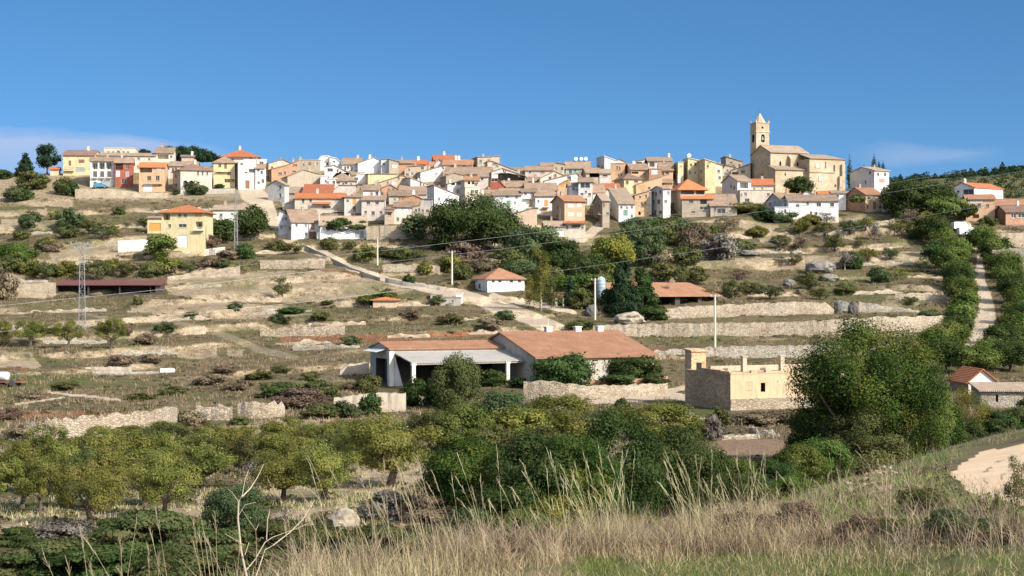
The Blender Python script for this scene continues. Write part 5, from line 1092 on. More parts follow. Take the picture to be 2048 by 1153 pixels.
def leaves(rng, P, Nrm, s, asp=.55, zr=1.0):
    n = len(P); a = rng.normal(size=(n,3)); nn = Nrm*1.15 + rng.normal(size=(n,3))*.5
    nn /= np.linalg.norm(nn, axis=1)[:,None]; a -= nn*(a*nn).sum(1)[:,None]; a /= np.linalg.norm(a, axis=1)[:,None]; b = np.cross(nn, a)
    sz = (s*rng.uniform(.6,1.35,n))[:,None] if np.isscalar(s) else (s*rng.uniform(.6,1.35,n))[:,None]
    a = a*np.array([1,1,zr]); b = b*np.array([1,1,zr])
    V = np.stack([P+a*sz, P+b*sz*asp, P-a*sz, P-b*sz*asp], 1).reshape(-1,3)
    return V, np.arange(4*n).reshape(n,4)
def lobes_for(kind, rng):
    L_ = []
    def fill(n, c, rad, rr, bias=.75):
        for _ in range(n):
            d = rng.normal(size=3); d /= np.linalg.norm(d); q = rng.uniform(bias, 1)**.5 if rng.random() < .8 else rng.uniform(.2,.7)
            r = rng.uniform(*rr); p = np.array(c) + d*np.array(rad)*q*np.array([1-r*.8]*3); L_.append((*p, r))
    if kind == 'broad': fill(38, (0,0,.58), (.52,.52,.43), (.13,.21))
    elif kind == 'giant': fill(48, (0,0,.48), (.52,.48,.46), (.10,.165)); fill(9, (.02,0,.82), (.2,.2,.16), (.08,.12))
    elif kind == 'almond': fill(34, (0,0,.60), (.52,.50,.38), (.08,.16))
    elif kind == 'bush': fill(34, (0,0,.42), (.52,.52,.52), (.14,.21))
    elif kind == 'hedge': fill(54, (0,0,.42), (.52,.52,.54), (.11,.17))
    elif kind == 'mound': fill(44, (0,0,.25), (.52,.46,.62), (.08,.15))
    elif kind == 'umbrella': fill(40, (0,0,.62), (.52,.50,.32), (.08,.14))
    elif kind == 'pine':
        fill(12, (0,0,.78), (.34,.34,.2), (.11,.18)); fill(14, (0.05,0,.52), (.5,.5,.16), (.10,.16)); fill(6, (-.05,0,.36), (.4,.4,.1), (.08,.13))
    elif kind == 'cypress':
        for z in np.linspace(.08,.97,22): L_.append((rng.normal()*.05, rng.normal()*.05, z, .34*(1-abs(z-.35))**1.3*(1 if z < .8 else .6)+.05))
    elif kind == 'conifer':
        for z in np.linspace(.08,.97,16):
            rad = .46*(1-z)**.7+.04
            for a in range(max(2, int(7*rad/.3))):
                t = rng.uniform(0,6.28); q = rad*rng.uniform(.45,.95); L_.append((q*math.cos(t), q*math.sin(t), z-.06*q+rng.normal()*.015, rng.uniform(.06,.11)))
    elif kind == 'poplar':
        for z in np.linspace(.15,.97,26): L_.append((rng.normal()*.15*(1.1-z*.6), rng.normal()*.15, z, rng.uniform(.10,.17)*(1.15-z*.55)))
    elif kind == 'sparse': fill(26, (0,0,.52), (.48,.48,.44), (.10,.16), .3)
    return L_
TRUNKED = {'broad','almond','giant','umbrella','pine','poplar','sparse','conifer','cypress'}
CACHE = {}
def tree_mesh(kind, mat, lod, var):
    key = (kind, mat, lod, var)
    if key in CACHE: return CACHE[key]
    rng = np.random.default_rng(sum(ord(c) for c in kind)*13+var*101+lod); n = (900, 2800, 8000, 19000, 38000)[lod]
    dens = {'almond': .75, 'sparse': .55, 'poplar': .6, 'pine': .9}.get(kind, 1.0)
    lb = np.array(lobes_for(kind, rng)); w_ = lb[:,3]**2; k = rng.choice(len(lb), int(n*dens), p=w_/w_.sum())
    d = rng.normal(size=(len(k),3)); d /= np.linalg.norm(d, axis=1)[:,None]; q = rng.uniform(.5,1,len(k))**.4
    P = lb[k,:3] + d*(lb[k,3]*q*(1+.25*rng.normal(size=len(k))))[:,None]*np.array([1.05,1.05,.85])
    P[:,2] = np.abs(P[:,2]) if kind in ('bush','hedge','mound') else np.maximum(P[:,2], .05)
    cen = np.array([0,0,.5]); out = P-cen; out /= np.linalg.norm(out, axis=1)[:,None]+1e-6
    V, Fc = leaves(rng, P, d*.7+out*.5+np.array([0,0,.25]), dict(giant=2.0, almond=1.8, sparse=1.5, poplar=1.6).get(kind, 2.6)/math.sqrt(n), .55, dict(giant=.72, poplar=.6, cypress=.25, conifer=.9, mound=2.3, bush=1.3, umbrella=1.9, almond=1.15, pine=.85, hedge=1.05).get(kind, 1.0))
    tint = np.repeat(np.clip(rng.random(len(lb))[k]*.62 + rng.random(len(k))*.38, 0, 1), 4)
    cr = npmesh('crown', V, Fc, LM[mat], attrs=dict(tint=tint)); tr = None
    if kind in TRUNKED:
        b = MB(); fk = {'almond': .24, 'giant': .16, 'umbrella': .3}.get(kind, .26); r0 = {'almond': .040, 'giant': .035, 'sparse': .02, 'poplar': .03, 'umbrella': .03}.get(kind, .035)
        if kind in ('conifer','cypress','poplar'): b.tube([(0,0,-.05),(.01,0,.45),(0,0,.9)], [r0, r0*.7, r0*.15], 7)
        else:
            lean = rng.normal(size=2)*.03; tp = (lean[0], lean[1], fk); b.tube([(0,0,-.06),(lean[0]*.4+.008,lean[1]*.4,fk*.5),tp], [r0*1.35, r0, r0*.9], 8)
            sel = rng.permutation(len(lb))[:(7 if kind != 'giant' else 16)]
            for i in sel:
                e = lb[i,:3]; m = (np.array(tp)*.55+e*.45) + np.array([0,0,-.03]) + rng.normal(size=3)*.02
                b.tube([tp, tuple(m), tuple(e)], [r0*.62, r0*.38, r0*.1], 5)
        me = bpy.data.meshes.new('trunk'); me.from_pydata(b.v, [], b.f); me.materials.append(M['palebark' if kind in ('poplar','sparse') else 'bark']); tr = me
    CACHE[key] = (cr, tr); return CACHE[key]
TN = dict(broad='broadleaf_tree', giant='walnut_tree', almond='almond_tree', bush='bush', hedge='hedge_bush', mound='bramble_bush', umbrella='umbrella_tree', pine='pine_tree', cypress='cypress_tree', conifer='conifer_tree', poplar='poplar_tree', sparse='bare_shrub')
rgt_ = random.Random(11)
def tree(kind, mat, px, yb, w, h, label, group=None, gr=ground, lod=None, rz=None, sink=.0, cat=None):
    g = gr(px, yb); W = w/F*g.y; Hh = h/F*g.y
    if lod is None: lod = 0 if w < 34 else 1 if w < 75 else 2 if w < 150 else 3
    cr, tr = tree_mesh(kind, mat, lod, rgt_.randrange(6 if kind == 'almond' else 3)); rz = rgt_.uniform(0, 6.28) if rz is None else rz; nm = TN[kind]; c = cat or ('tree' if kind in TRUNKED and kind != 'sparse' else 'bush')
    if tr is None or w < 20:
        o = mobj(nm, cr); tag(o, label, c, group); o.location = g - Vector((0,0,sink)); o.scale = (W, W, Hh); o.rotation_euler = (0,0,rz); return o
    o = empty(nm, g - Vector((0,0,sink)), rz); o.scale = (W*rgt_.uniform(.88,1.1), W*rgt_.uniform(.85,1.12), Hh); tag(o, label, c, group)
    mobj('crown', cr, o); mobj('trunk', tr, o); return o
T = tree
# skyline left
T('pine','pine', 94,347,46,56,'big round topped dark pine left of the yellow house on the crest', lod=1); T('conifer','pine', 50,353,44,44,'spreading dark conifer left of the big round pine on the crest', lod=1)
T('bush','olive', 66,378,58,36,'large olive green bush below the pines on the crest'); T('bush','grey', 30,402,44,28,'grey green bush at the foot of the crest pines'); T('bush','dark', 50,400,34,26,'dark small bush right below the olive bush'); T('bush','dark', 4,358,38,20,'dark bush at the left frame edge on the crest')
T('bush','olive', 132,388,44,34,'green bush at the left end of the retaining wall'); T('bush','dark', 146,392,28,28,'dark bush touching the retaining wall end')
for px,yb,w,h,l in ((287,312,28,14,'small dark pine group above the long beige house'),(338,322,34,30,'leftmost pine behind the roof terrace house'),(362,322,36,31,'second pine from the left behind the roofs'),(386,324,40,33,'broadest pine behind the roofs on the crest'),(408,324,34,28,'pine at the right end of the crest group'),(428,324,24,18,'lowest small pine left of the maroon hip roof')): T('bush','pine', px,yb,w,h,l,None, lambda a,b_: at(a,b_,488), lod=1, cat='tree')
T('bush','grey', 392,389,44,27,'grey green bush in front of the arched house'); T('bush','dark', 440,378,20,10,'small bush below the yellow house garage'); T('bush','dark',352,390,14,12,'tiny dark bush at the corner of the arched house')
# around the villa
T('broad','green', 320,522,62,50,'bright green tree in front of the yellow villa'); T('bush','green', 34,523,76,40,'yellowish green bush at the left frame edge'); T('broad','dark', 503,482,58,68,'tall dark green tree right of the slim pylon'); T('broad','dark', 447,488,58,48,'dark green tree between villa and slim pylon')
T('bush','dark', 490,518,40,32,'rounded dark bush at the foot of the slim pylon'); T('bush','brown',420,495,44,26,'brownish shrub below the dark green tree'); T('sparse','greyt',395,492,26,40,'bare pale shrub at the villa corner'); T('bush','almond',330,545,60,34,'yellow green bush below the villa')
for px,yb,w,h in ((60,455,40,34),(140,455,52,40),(140,475,44,26),(100,492,26,18),(85,500,30,22),(60,550,44,34),(20,545,50,36),(90,560,50,38),(130,555,48,34),(190,560,60,40),(225,552,44,36),(250,555,40,30),(180,470,50,30),(205,478,44,26),(300,555,44,30),(240,430,24,16),(290,455,30,22),(225,470,26,22),(380,545,44,22),(440,540,40,24),(40,480,34,22),(110,440,28,18)):
    T(rgt_.choice(['bush','bush','almond']), rgt_.choice(['almond','olive','olive','grey']), px,yb,w,h,'olive green bush scattered on the terraces left of the village','bushes on the left terraces')
for px,yb,w,h in ((105,505,40,22),(45,510,40,24),(10,600,50,60),(330,548,44,20),(415,540,60,24),(455,520,40,24),(260,540,50,18)):
    T('bush','brown', px,yb,w,h,'dull brown dry shrub on the terraces left of the village','brown shrubs on the left terraces')
# lane and village foot
T('umbrella','dark', 690,476,82,40,'broad dark umbrella tree before the white outbuilding'); T('bush','brown',655,470,30,28,'brownish bush beside the umbrella tree')
T('broad','grey', 833,484,64,54,'grey green tree left of the great dark trees'); T('broad','dark', 893,503,84,102,'left great dark green tree under the village', lod=2); T('broad','dark', 957,500,132,108,'largest great green tree under the white houses', lod=3); T('broad','dark', 1010,503,66,76,'lower right dark tree of the great group')
T('bush','grey', 1070,525,100,90,'big grey green bushy tree below the brick outhouse', lod=2, cat='tree'); T('bush','olive', 1020,535,64,44,'bright green bush below the great trees'); T('bush','brown', 930,525,70,40,'dark brown bush in the shade of the great trees'); T('bush','brown', 960,545,76,36,'grey green bush above the white lane house'); T('bush','dark', 1120,545,90,70,'dark bush right of the big grey green tree'); T('bush','dark',880,500,40,24,'dark bush at the foot of the left great tree')
for px,yb,w,h,m in ((1040,562,74,48,'grey'),(1095,574,60,46,'olive'),(1150,545,56,46,'brown'),(1010,557,46,32,'olive'),(1190,590,66,46,'green'),(1130,600,46,40,'olive'),(1240,600,50,50,'green'),(1320,535,46,36,'brown'),(1185,528,44,30,'greyt')): T('bush',m,px,yb,w,h,'bushy green shrub in the wooded gully under the village','shrubs in the gully under the village', lod=1 if w < 65 else 2)
T('broad','yellow', 1225,560,86,92,'light green drooping tree below the shaded street'); T('bush','dark', 1170,562,84,60,'dark green bush left of the drooping tree'); T('bush','green', 1150,590,120,50,'green bush mass behind the brick farm house', lod=2); T('hedge','grey', 1285,530,86,92,'broad grey green bush right of the drooping tree', lod=2)
T('bush','olive', 1335,490,54,50,'green ivy bush below the shaded facades'); T('bush','brown', 1400,505,80,60,'brown leafless shrub mass below the hip roofed house'); T('bush','grey', 1355,465,60,34,'grey hedge bush right under the shaded facades'); T('bush','dark', 1290,468,90,40,'dark ivy hedge below the ochre stone house'); T('bush','green',1400,470,60,26,'green bush below the hip roofed house')
T('bush','greyt', 1440,520,70,56,'grey twiggy shrub on the upper right slope'); T('bush','olive', 1370,530,60,40,'olive bush below the ivy bushes'); T('bush','olive',1480,505,60,30,'olive shrub right of the twiggy shrub'); T('bush','olive', 1330,560,70,36,'olive shrub above the farm shelter')
T('poplar','yellow', 1082,622,78,124,'tall sparse yellowing poplar beside the white lane house', lod=2); T('poplar','olive', 1104,618,46,80,'lower olive poplar right of the yellowing poplar'); T('poplar','yellow',1060,612,40,66,'small yellowing poplar touching the white lane house')
T('conifer','pine', 1246,628,92,104,'left tall dark conifer beside the silo', lod=2); T('conifer','dark', 1284,628,80,88,'right dark conifer of the silo pair', lod=2); T('bush','dark',1225,625,50,50,'dark bush at the foot of the silo'); T('conifer','pine', 1140,612,40,54,'small dark conifer right of the lean to'); T('bush','olive', 1165,618,48,42,'olive bush left of the silo pole'); T('bush','dark',1310,640,60,30,'low dark bush below the right conifer')
T('bush','olive', 1160,660,54,22,'dark olive bush beside the lane bottom'); T('bush','dark', 818,568,24,20,'dark round bush on the lane parapet'); T('bush','green', 735,610,60,20,'green brush left of the brick cistern'); T('bush','green',770,600,50,18,'green brush behind the brick cistern'); T('bush','dark', 582,628,54,14,'low dark green bush on the left bank'); T('bush','dark',655,610,24,10,'tiny green bush in the mid terrace')
T('sparse','olive', 566,602,50,54,'thin lonely small tree on the bare bank'); T('bush','olive',880,608,30,18,'bush left of the grey water tank')
for px,yb,w,h in ((555,505,40,26),(590,508,40,26),(660,500,34,26),(730,522,44,34),(800,520,50,26),(770,515,40,22),(840,518,40,20),(840,470,24,16),(900,545,44,40),(925,560,40,34),(650,495,26,18),(700,500,30,18),(850,548,30,24)):
    T(rgt_.choice(['bush','almond']), rgt_.choice(['almond','olive','almond']), px,yb,w,h,'yellow green bush on the slope between lane and village','bushes between lane and village')
T('bush','almond',1480,425,90,24,'yellow green hedge before the white low houses'); T('bush','dark',1460,424,30,26,'dark bush at the white lamp pole'); T('bush','dark',1530,440,50,26,'dark hedge at the left of the white cubic wing')
T('bush','dark', 1598,386,52,34,'dark round bush against the church aisle', gr=lambda a,b_: at(a,b_,426))
T('cypress','pine', 1699,380,16,66,'tall cypress touching the church apse', gr=lambda a,b_: at(a,b_,452)); T('cypress','pine', 1748,345,14,34,'tallest cypress behind the grey sided house', gr=lambda a,b_: at(a,b_,470)); T('cypress','pine', 1758,345,8,24,'thin cypress second from left behind the grey sided house', gr=lambda a,b_: at(a,b_,472)); T('cypress','pine', 1766,345,10,22,'short cypress at the right behind the grey sided house', gr=lambda a,b_: at(a,b_,474)); T('cypress','pine',1728,345,6,16,'tiny cypress tip above the grey sided house', gr=lambda a,b_: at(a,b_,474))
# top of the avenue
T('broad','dark', 1828,442,96,82,'biggest dark green tree right of the ochre house', lod=2); T('broad','dark', 1878,440,70,72,'dark green tree beside the right white house', lod=2); T('broad','olive', 1784,436,40,66,'olive green tree at the ochre house end'); T('umbrella','green', 1893,446,92,54,'light green flat topped tree above the vans', lod=2); T('umbrella','dark',1925,446,60,44,'dark umbrella tree beside the brick house'); T('bush','yellow',1852,452,40,30,'yellow green bush left of the avenue top'); T('bush','dark',1812,446,40,30,'dark bush beneath the biggest dark tree'); T('bush','olive',1975,452,34,20,'olive bush before the brick house')
T('bush','green',1715,405,30,16,'creeper bush on the brick gable', gr=lambda a,b_: at(a,b_,405))
AVL = [(1878,485,54,46),(1866,470,40,34),(1898,512,58,46),(1884,530,46,40),(1914,545,56,46),(1930,520,40,36),(1926,575,54,44),(1912,560,40,34),(1932,605,50,42),(1922,595,44,40),(1938,630,46,40),(1928,650,46,40),(1922,680,52,44),(1905,705,64,50),(1880,712,58,48),(1900,735,70,48)]
AVR = [(1948,498,56,40),(1968,520,50,40),(1985,520,44,36),(1993,548,52,40),(2000,575,54,42),(2012,600,56,44),(2028,620,52,42),(2015,640,46,36),(2040,660,60,48),(2012,685,56,50),(2040,700,70,56),(1990,708,64,48),(1965,728,66,44),(1938,742,70,42),(2005,735,70,46)]
for i, (px,yb,w,h) in enumerate(AVL+AVR):
    T('broad', 'green' if i % 3 else 'dark', px+(-8 if i < len(AVL) else 16),yb+8,w*1.18,h*1.35,'round green tree in the %s row of the avenue along the pale road' % ('left' if i < len(AVL) else 'right'), 'trees in the %s row of the avenue' % ('left' if i < len(AVL) else 'right'), lod=1 if w < 50 else 2)
# right slope shrubs
for px,yb,w,h in ((1620,582,52,40),(1760,565,44,32),(1735,525,40,30),(1670,505,44,40),(1700,470,40,30),(1730,462,30,26),(1790,470,44,34),(1840,480,50,46),(1650,475,44,30),(1600,470,44,34),(1560,500,40,30),(1362,578,34,46),(1395,562,40,30),(1500,590,50,28),(1540,600,60,30),(1465,598,40,38),(1420,600,40,24),(1640,600,44,24),(1690,590,40,26),(1800,560,40,26),(1720,500,34,30),(1590,530,30,20),(1850,545,44,34),(1870,520,40,30),(1780,520,34,26),(1570,445,50,26),(1620,450,40,22),(1820,610,40,18),(1860,640,44,22),(1515,475,40,24)):
    T(rgt_.choice(['almond','bush','almond','sparse']), rgt_.choice(['olive','almond','grey','olive']), px,yb,w,h,'small olive green almond bush on the terraces right of the lane','almond bushes on the right slope')
for px,yb,w,h in ((1690,540,50,44),(1710,535,40,36),(1600,500,50,34),(1650,450,50,28),(1480,560,50,26),(1560,530,44,20),(1750,480,50,36),(1820,455,50,40),(1330,590,40,20),(1450,470,60,44)):
    T('sparse', rgt_.choice(['brown','greyt']), px,yb,w,h,'leafless grey brown shrub on the terraces right of the lane','leafless shrubs on the right slope')
T('bush','dark',1704,538,40,34,'dark green bush at the pale bank on the right slope')
# left meadow almonds
for px,yb,w,h,l in ((222,698,56,66,'almond tree with dark trunk right of the big pylon'),(137,696,54,56,'almond tree just left of the big pylon'),(60,694,60,56,'second almond tree from the left on the meadow'),(8,694,50,50,'almond tree cut by the left frame edge')): T('almond','almond', px,yb,w,h,l, lod=2)
for px,yb,w,h in ((90,668,40,16),(250,668,30,20),(330,665,40,22),(290,690,40,24),(240,735,50,26),(300,725,44,18),(560,645,40,18),(640,640,34,18),(820,640,40,22),(900,650,50,24),(980,655,50,24),(700,690,40,20),(380,640,30,16),(470,620,30,14),(275,610,20,16),(1010,640,40,20)):
    T('bush', rgt_.choice(['brown','brown','olive','grey']), px,yb,w,h,'low scrubby bush on the dry middle terraces','low bushes on the middle terraces')
# barn yard
T('hedge','olive', 912,822,98,118,'tall olive green bushy tree in front of the lean to', lod=3, cat='tree'); T('bush','dark', 870,815,50,60,'dark shaded bush left of the olive green tree'); T('bush','dark', 1124,778,118,80,'big domed fig bush in front of the barn', lod=2); T('bush','dark', 1268,764,100,64,'domed fig bush before the barn right end', lod=2); T('bush','dark',1235,770,70,26,'low green bush between the fig bushes'); T('bush','dark',1310,770,50,24,'low green bush beside the brick wall end')
T('bush','dark', 985,772,50,34,'green weeds bush before the lean to pillar'); T('bush','dark',935,775,60,26,'green weeds bush at the lean to edge'); T('bush','dark', 828,812,52,58,'ivy bush below the shed corner'); T('bush','olive', 738,785,48,40,'round bush left of the shed corner'); T('bush','dark',740,830,44,50,'ivy hanging over the rendered wall'); T('bush','dark',1035,775,40,22,'weeds bush at the low wall end')
T('mound','bramble', 640,800,80,46,'bramble hedge right half above the orchard', lod=2); T('mound','bramble', 560,795,110,36,'bramble hedge left half above the orchard', lod=2); T('bush','brown',600,815,110,40,'brown shrub below the bramble hedge'); T('bush','grey', 690,835,60,36,'grey green bush below the rendered wall'); T('bush','bramble',640,838,70,32,'dark bush above the orchard back row')
for px,yb,w,h in ((40,880,60,40),(100,860,50,26),(20,840,60,30),(160,885,40,14),(380,850,60,40),(410,870,50,36),(300,880,44,22),(480,850,40,22),(230,885,30,16),(130,780,60,20),(420,770,70,26),(350,790,60,22),(480,780,60,24),(280,800,60,18),(60,800,60,18),(520,760,60,24),(560,745,40,18),(620,760,40,22),(700,780,40,20),(450,745,50,18)):
    T('bush', rgt_.choice(['brown','brown','olive','olive']), px,yb,w*.9,h*.8,'dry brown scrub bush around the left stone walls','scrub bushes around the left stone walls')
# almond orchard
ORCH = []
for y, n, x0, x1, w, h in ((908,10,170,840,84,54),(930,10,40,830,92,66),(956,8,0,600,98,80),(988,6,10,430,104,94),(1022,5,0,330,108,104)):
    for i in range(n): ORCH.append((x0+(x1-x0)*(i+.5)/n+rgt_.uniform(-22,22), y+rgt_.uniform(-9,9)-(.02*(x0+(x1-x0)*i/n)), w*rgt_.uniform(.7,1.2), h*rgt_.uniform(.78,1.12)))
for px,yb,w,h in ORCH: T('almond','almond' if rgt_.random() < .75 else 'olive', px,yb,w*1.16,h*1.04,'yellow green almond tree in the crowded left orchard','almond trees in the crowded left orchard', lod=2)
T('almond','almond', 780,975,205,148,'largest almond tree at the right end of the orchard', lod=3); T('almond','almond', 565,1005,135,112,'almond tree with forked black trunk left of its twin', lod=3); T('almond','almond', 645,1006,140,122,'almond tree with forked trunk right of its twin', lod=3); T('almond','olive',690,945,110,90,'almond tree behind the two forked almond trees', lod=2); T('almond','almond', 330,1035,150,130,'nearest almond tree at the orchard middle', lod=3); T('almond','almond',180,1050,140,125,'nearest almond tree at the orchard left', lod=3); T('sparse','greyt', 520,975,70,70,'leafless grey tree inside the orchard')
T('almond','olive', 858,905,80,90,'olive almond tree right of the largest almond', lod=2)
# central hedge
T('hedge','green', 930,905,120,100,'bright green bushy tree below the olive yard tree', lod=3, cat='tree'); T('hedge','grey', 1010,850,110,76,'grey green bush right of the olive yard tree', lod=2); T('hedge','almond', 1030,900,130,90,'yellow green bush in the hedge behind', lod=2); T('hedge','almond', 1125,878,150,92,'broad yellow green bush below the long retaining wall', lod=3); T('hedge','almond', 1330,880,150,76,'yellow green bush left of the ploughed plot', lod=3); T('hedge','almond', 1240,860,90,50,'small yellow green bush below the retaining wall end'); T('bush','olive',1435,870,44,60,'olive sapling bush left of the ploughed plot'); T('bush','greyt',1425,880,44,50,'grey twiggy bush at the plot edge'); T('bush','dark',1245,826,32,30,'small green bush on the rubble slope')
for x, y, w, h in ((1080,930,110,80),(990,930,100,80),):
    T('hedge','olive', x,y,w,h,'olive coloured bush in the middle of the hedge','olive bushes in the hedge', lod=2)
T('hedge','walnut', 945,1045,190,176,'large green hedge tree at the left end of the hedge', lod=4, cat='tree'); T('hedge','dark', 1060,1062,205,205,'dark green hedge tree second from the left', lod=4, cat='tree'); T('hedge','walnut', 1150,1060,185,205,'green hedge tree with yellow sprays', lod=4, cat='tree'); T('hedge','dark', 1225,1045,205,232,'tallest grey green hedge tree', lod=4, cat='tree'); T('hedge','dark', 1340,1035,195,190,'grey green hedge tree above the tall grass', lod=4, cat='tree'); T('hedge','dark', 1410,1010,110,120,'dark green bush at the hedge right end', lod=3); T('hedge','yellow', 1120,1075,130,90,'yellowing bush low in the hedge', lod=3); T('bush','dark', 950,1075,110,70,'dark bush low at the hedge foot', lod=2); T('hedge','green',1040,1085,110,70,'green bush low at the hedge foot', lod=3); T('hedge','yellow',1260,1085,130,60,'yellow green brush low under the grey hedge tree',lod=3)
for i, (x, y, w, h) in enumerate(((1470,995,110,80),(1540,990,110,76),(1600,975,100,90),(1500,1005,100,60),(1650,965,100,60),(1580,1000,90,50))): T('hedge', ('green','dark','green','bramble','dark','green')[i], x,y,w,h,'low glossy green bush along the foot of the knoll','low green bushes along the knoll', lod=3)
# the walnut and the hedge at the right
T('giant','walnut', 1712,943,240,314,'taller left peak tree of the great walnut group right of the ruin', lod=4, rz=0); T('giant','walnut', 1805,938,215,280,'right peak tree of the great walnut group', lod=4, rz=1.7); T('giant','walnut',1648,935,165,232,'left shoulder tree of the great walnut group beside the ruin', lod=3, rz=1.0); T('giant','green',1852,930,112,196,'right shoulder tree of the great walnut group beside the hut', lod=3, rz=2.2); T('giant','walnut',1752,940,190,215,'lower middle tree of the great walnut group', lod=3, rz=3.0)
T('hedge','dark', 1625,930,110,120,'dark lower mass at the left foot of the great walnut', lod=3); T('hedge','olive', 1720,950,175,130,'olive green bush in front of the great walnut', lod=4); T('hedge','green', 1640,965,120,92,'green bush left of the olive bush', lod=3); T('hedge','green', 1790,930,110,100,'bright green bush right of the olive bush', lod=3); T('hedge','walnut', 1868,905,110,120,'tall green bush between walnut and yellow shrub', lod=3)
T('sparse','yellow', 1930,880,120,108,'wispy yellow green shrub before the stone hut', lod=3); T('hedge','dark', 1930,890,90,50,'dark bush under the wispy shrub', lod=2); T('hedge','dark', 1990,880,100,60,'dark hedge bush left of the outhouse', lod=2); T('hedge','bramble', 2040,868,80,56,'dark hedge bush at the right frame edge', lod=2); T('hedge','dark',2070,850,80,70,'dark bush cut by the right frame edge',lod=2)
T('bush','brown', 1510,850,90,30,'brown dry weeds below the ruin', lod=2); T('bush','brown',1570,848,80,30,'brown dry weeds at the ruin corner', lod=2)
# brambles bottom left
for px,yb,w,h,m in ((300,1110,250,100,'bramble'),(90,1150,260,80,'bramble'),(420,1130,220,80,'bramble'),(560,1100,170,66,'bramble'),(640,1110,180,66,'bramble'),(760,1105,160,60,'bramble'),(200,1170,260,90,'dark'),(360,1180,240,90,'bramble'),(520,1170,220,80,'bramble'),(40,1090,110,40,'dark'),(850,1095,130,50,'bramble'),(660,1170,200,70,'dark')):
    T('mound',m, px,yb,w,h,'dark green bramble mound in the valley at lower left','bramble mounds at lower left', lod=3)
T('hedge','grey', 470,1075,120,112,'rounded grey green bush above the brambles', lod=3); T('bush','greyt', 130,1085,120,50,'grey twiggy scrub left of the brambles', lod=2); T('bush','greyt', 530,1150,100,60,'grey twig tangle behind the dead branches', lod=2); T('bush','greyt',780,1040,110,60,'brownish scrub left of the hedge', lod=2); T('bush','brown',860,1050,100,60,'brown scrub at the hedge left foot', lod=2); T('bush','olive',770,1015,40,30,'small bush right of the orchard')
# shrubs on the knoll
T('bush','olive', 1850,1035,96,66,'olive feathery shrub beside the dirt track bend', gr=kground, lod=2); T('bush','grey',1900,1075,90,60,'grey green weed clump below the feathery shrub', gr=kground, lod=2); T('bush','olive',1960,1080,80,52,'olive weed clump before the dirt track', gr=kground, lod=2); T('bush','olive',1790,1075,70,46,'dry brown weed clump on the knoll right', gr=kground, lod=2); T('bush','brown',2030,1090,70,50,'dry brown weed clump at the right frame edge', gr=kground, lod=2)
for px,yb,w,h in ((1490,1080,120,66),(1600,1060,90,58),(1290,1110,100,36),(1010,1125,100,30),(1720,1075,80,46)): T('bush','brown', px,yb,w,h,'dry twiggy brown weed clump in the tall grass on the knoll','twiggy weed clumps on the knoll', gr=kground, lod=2)
T('sparse','olive', 2032,1030,56,130,'young leafy sapling at the right frame edge', gr=kground, lod=2); T('sparse','olive',1995,1040,24,64,'thin short sapling left of the young sapling', gr=kground, lod=1)
# ------------------------------------------------------------------ ground cover that nobody could count
def gvec(px, py):
    fx = np.clip((px-gx[0])/4.0, 0, len(gx)-1.001); fy = np.clip((py-gy[0])/2.5, 0, len(gy)-1.001); i = fx.astype(int); j = fy.astype(int); a = fx-i; b = fy-j
    Y = (YY[j,i]*(1-a)+YY[j,i+1]*a)*(1-b) + (YY[j+1,i]*(1-a)+YY[j+1,i+1]*a)*b
    return np.stack([(px-CX)/F*Y, Y, -(py-CY)/F*Y], -1), j, i
rng = np.random.default_rng(77)
occ = np.maximum(path > .3, field > .3)
def sample(n, lo=392, hi=1080, mask=None):
    px = rng.uniform(-40, 2090, n); py = lo + (hi-lo)*rng.random(n)**1.25
    G, j, i = gvec(px, py); ok = ~occ[j, i]
    ok &= ~((py < 478) & (px > 545) & (px < 1690)) & ~((py < 455) & (px > 1540)) & ~((py < 440) & (px > 160) & (px < 560) & (py < 396))
    ok &= ~((py > 700) & (py < 790) & (px > 735) & (px < 1330)) & ~((py > 745) & (py < 835) & (px > 1370) & (px < 1690)) & ~((px > 300) & (px < 425) & (py > 440) & (py < 505)) & ~((px > 940) & (px < 1055) & (py > 545) & (py < 590)) & ~((px > 100) & (px < 325) & (py > 562) & (py < 592))
    if mask is not None: ok &= mask(px, py, bare[j, i])
    return px[ok], py[ok], G[ok]
def blobs(name, mat, px, py, G, size, k, leaf, flatz=.7):
    n = len(G); sz = size[:,None]; d = rng.normal(size=(n,k,3)); d /= np.linalg.norm(d, axis=2)[...,None]; d[...,2] = np.abs(d[...,2])
    P = G[:,None,:] + d*(rng.uniform(.3,1,(n,k))**.5*sz)[...,None]*np.array([1,1,flatz])
    V, Fc = leaves(rng, P.reshape(-1,3), d.reshape(-1,3)+np.array([0,0,.3]), (leaf*np.repeat(size, k)))
    tint = np.repeat(np.clip(np.repeat(rng.random(n), k)*.6+rng.random(n*k)*.4, 0, 1), 4)
    o = mobj(name, npmesh(name, V, Fc, LM[mat], attrs=dict(tint=tint))); tag(o, kind='stuff'); return o
def nm_(s, a, b, t): return lambda px, py, br: (fbm(px/a, py/b, s) > t) & (br < .55)
for name, mat, n, s, t, lo_, hi_ in (('dry_brown_scrub','brown',13000,201,.47,.18,.6),('olive_scrub','olive',6500,202,.53,.2,.65),('grey_scrub','greyt',4500,203,.52,.2,.55),('green_scrub','bramble',1500,204,.60,.25,.75)):
    px, py, G = sample(n, mask=nm_(s, 130, 13, t)); blobs(name, mat, px, py, G, rng.uniform(lo_, hi_, len(px))*(1+.4*(py < 620)), 26, .26, .5)
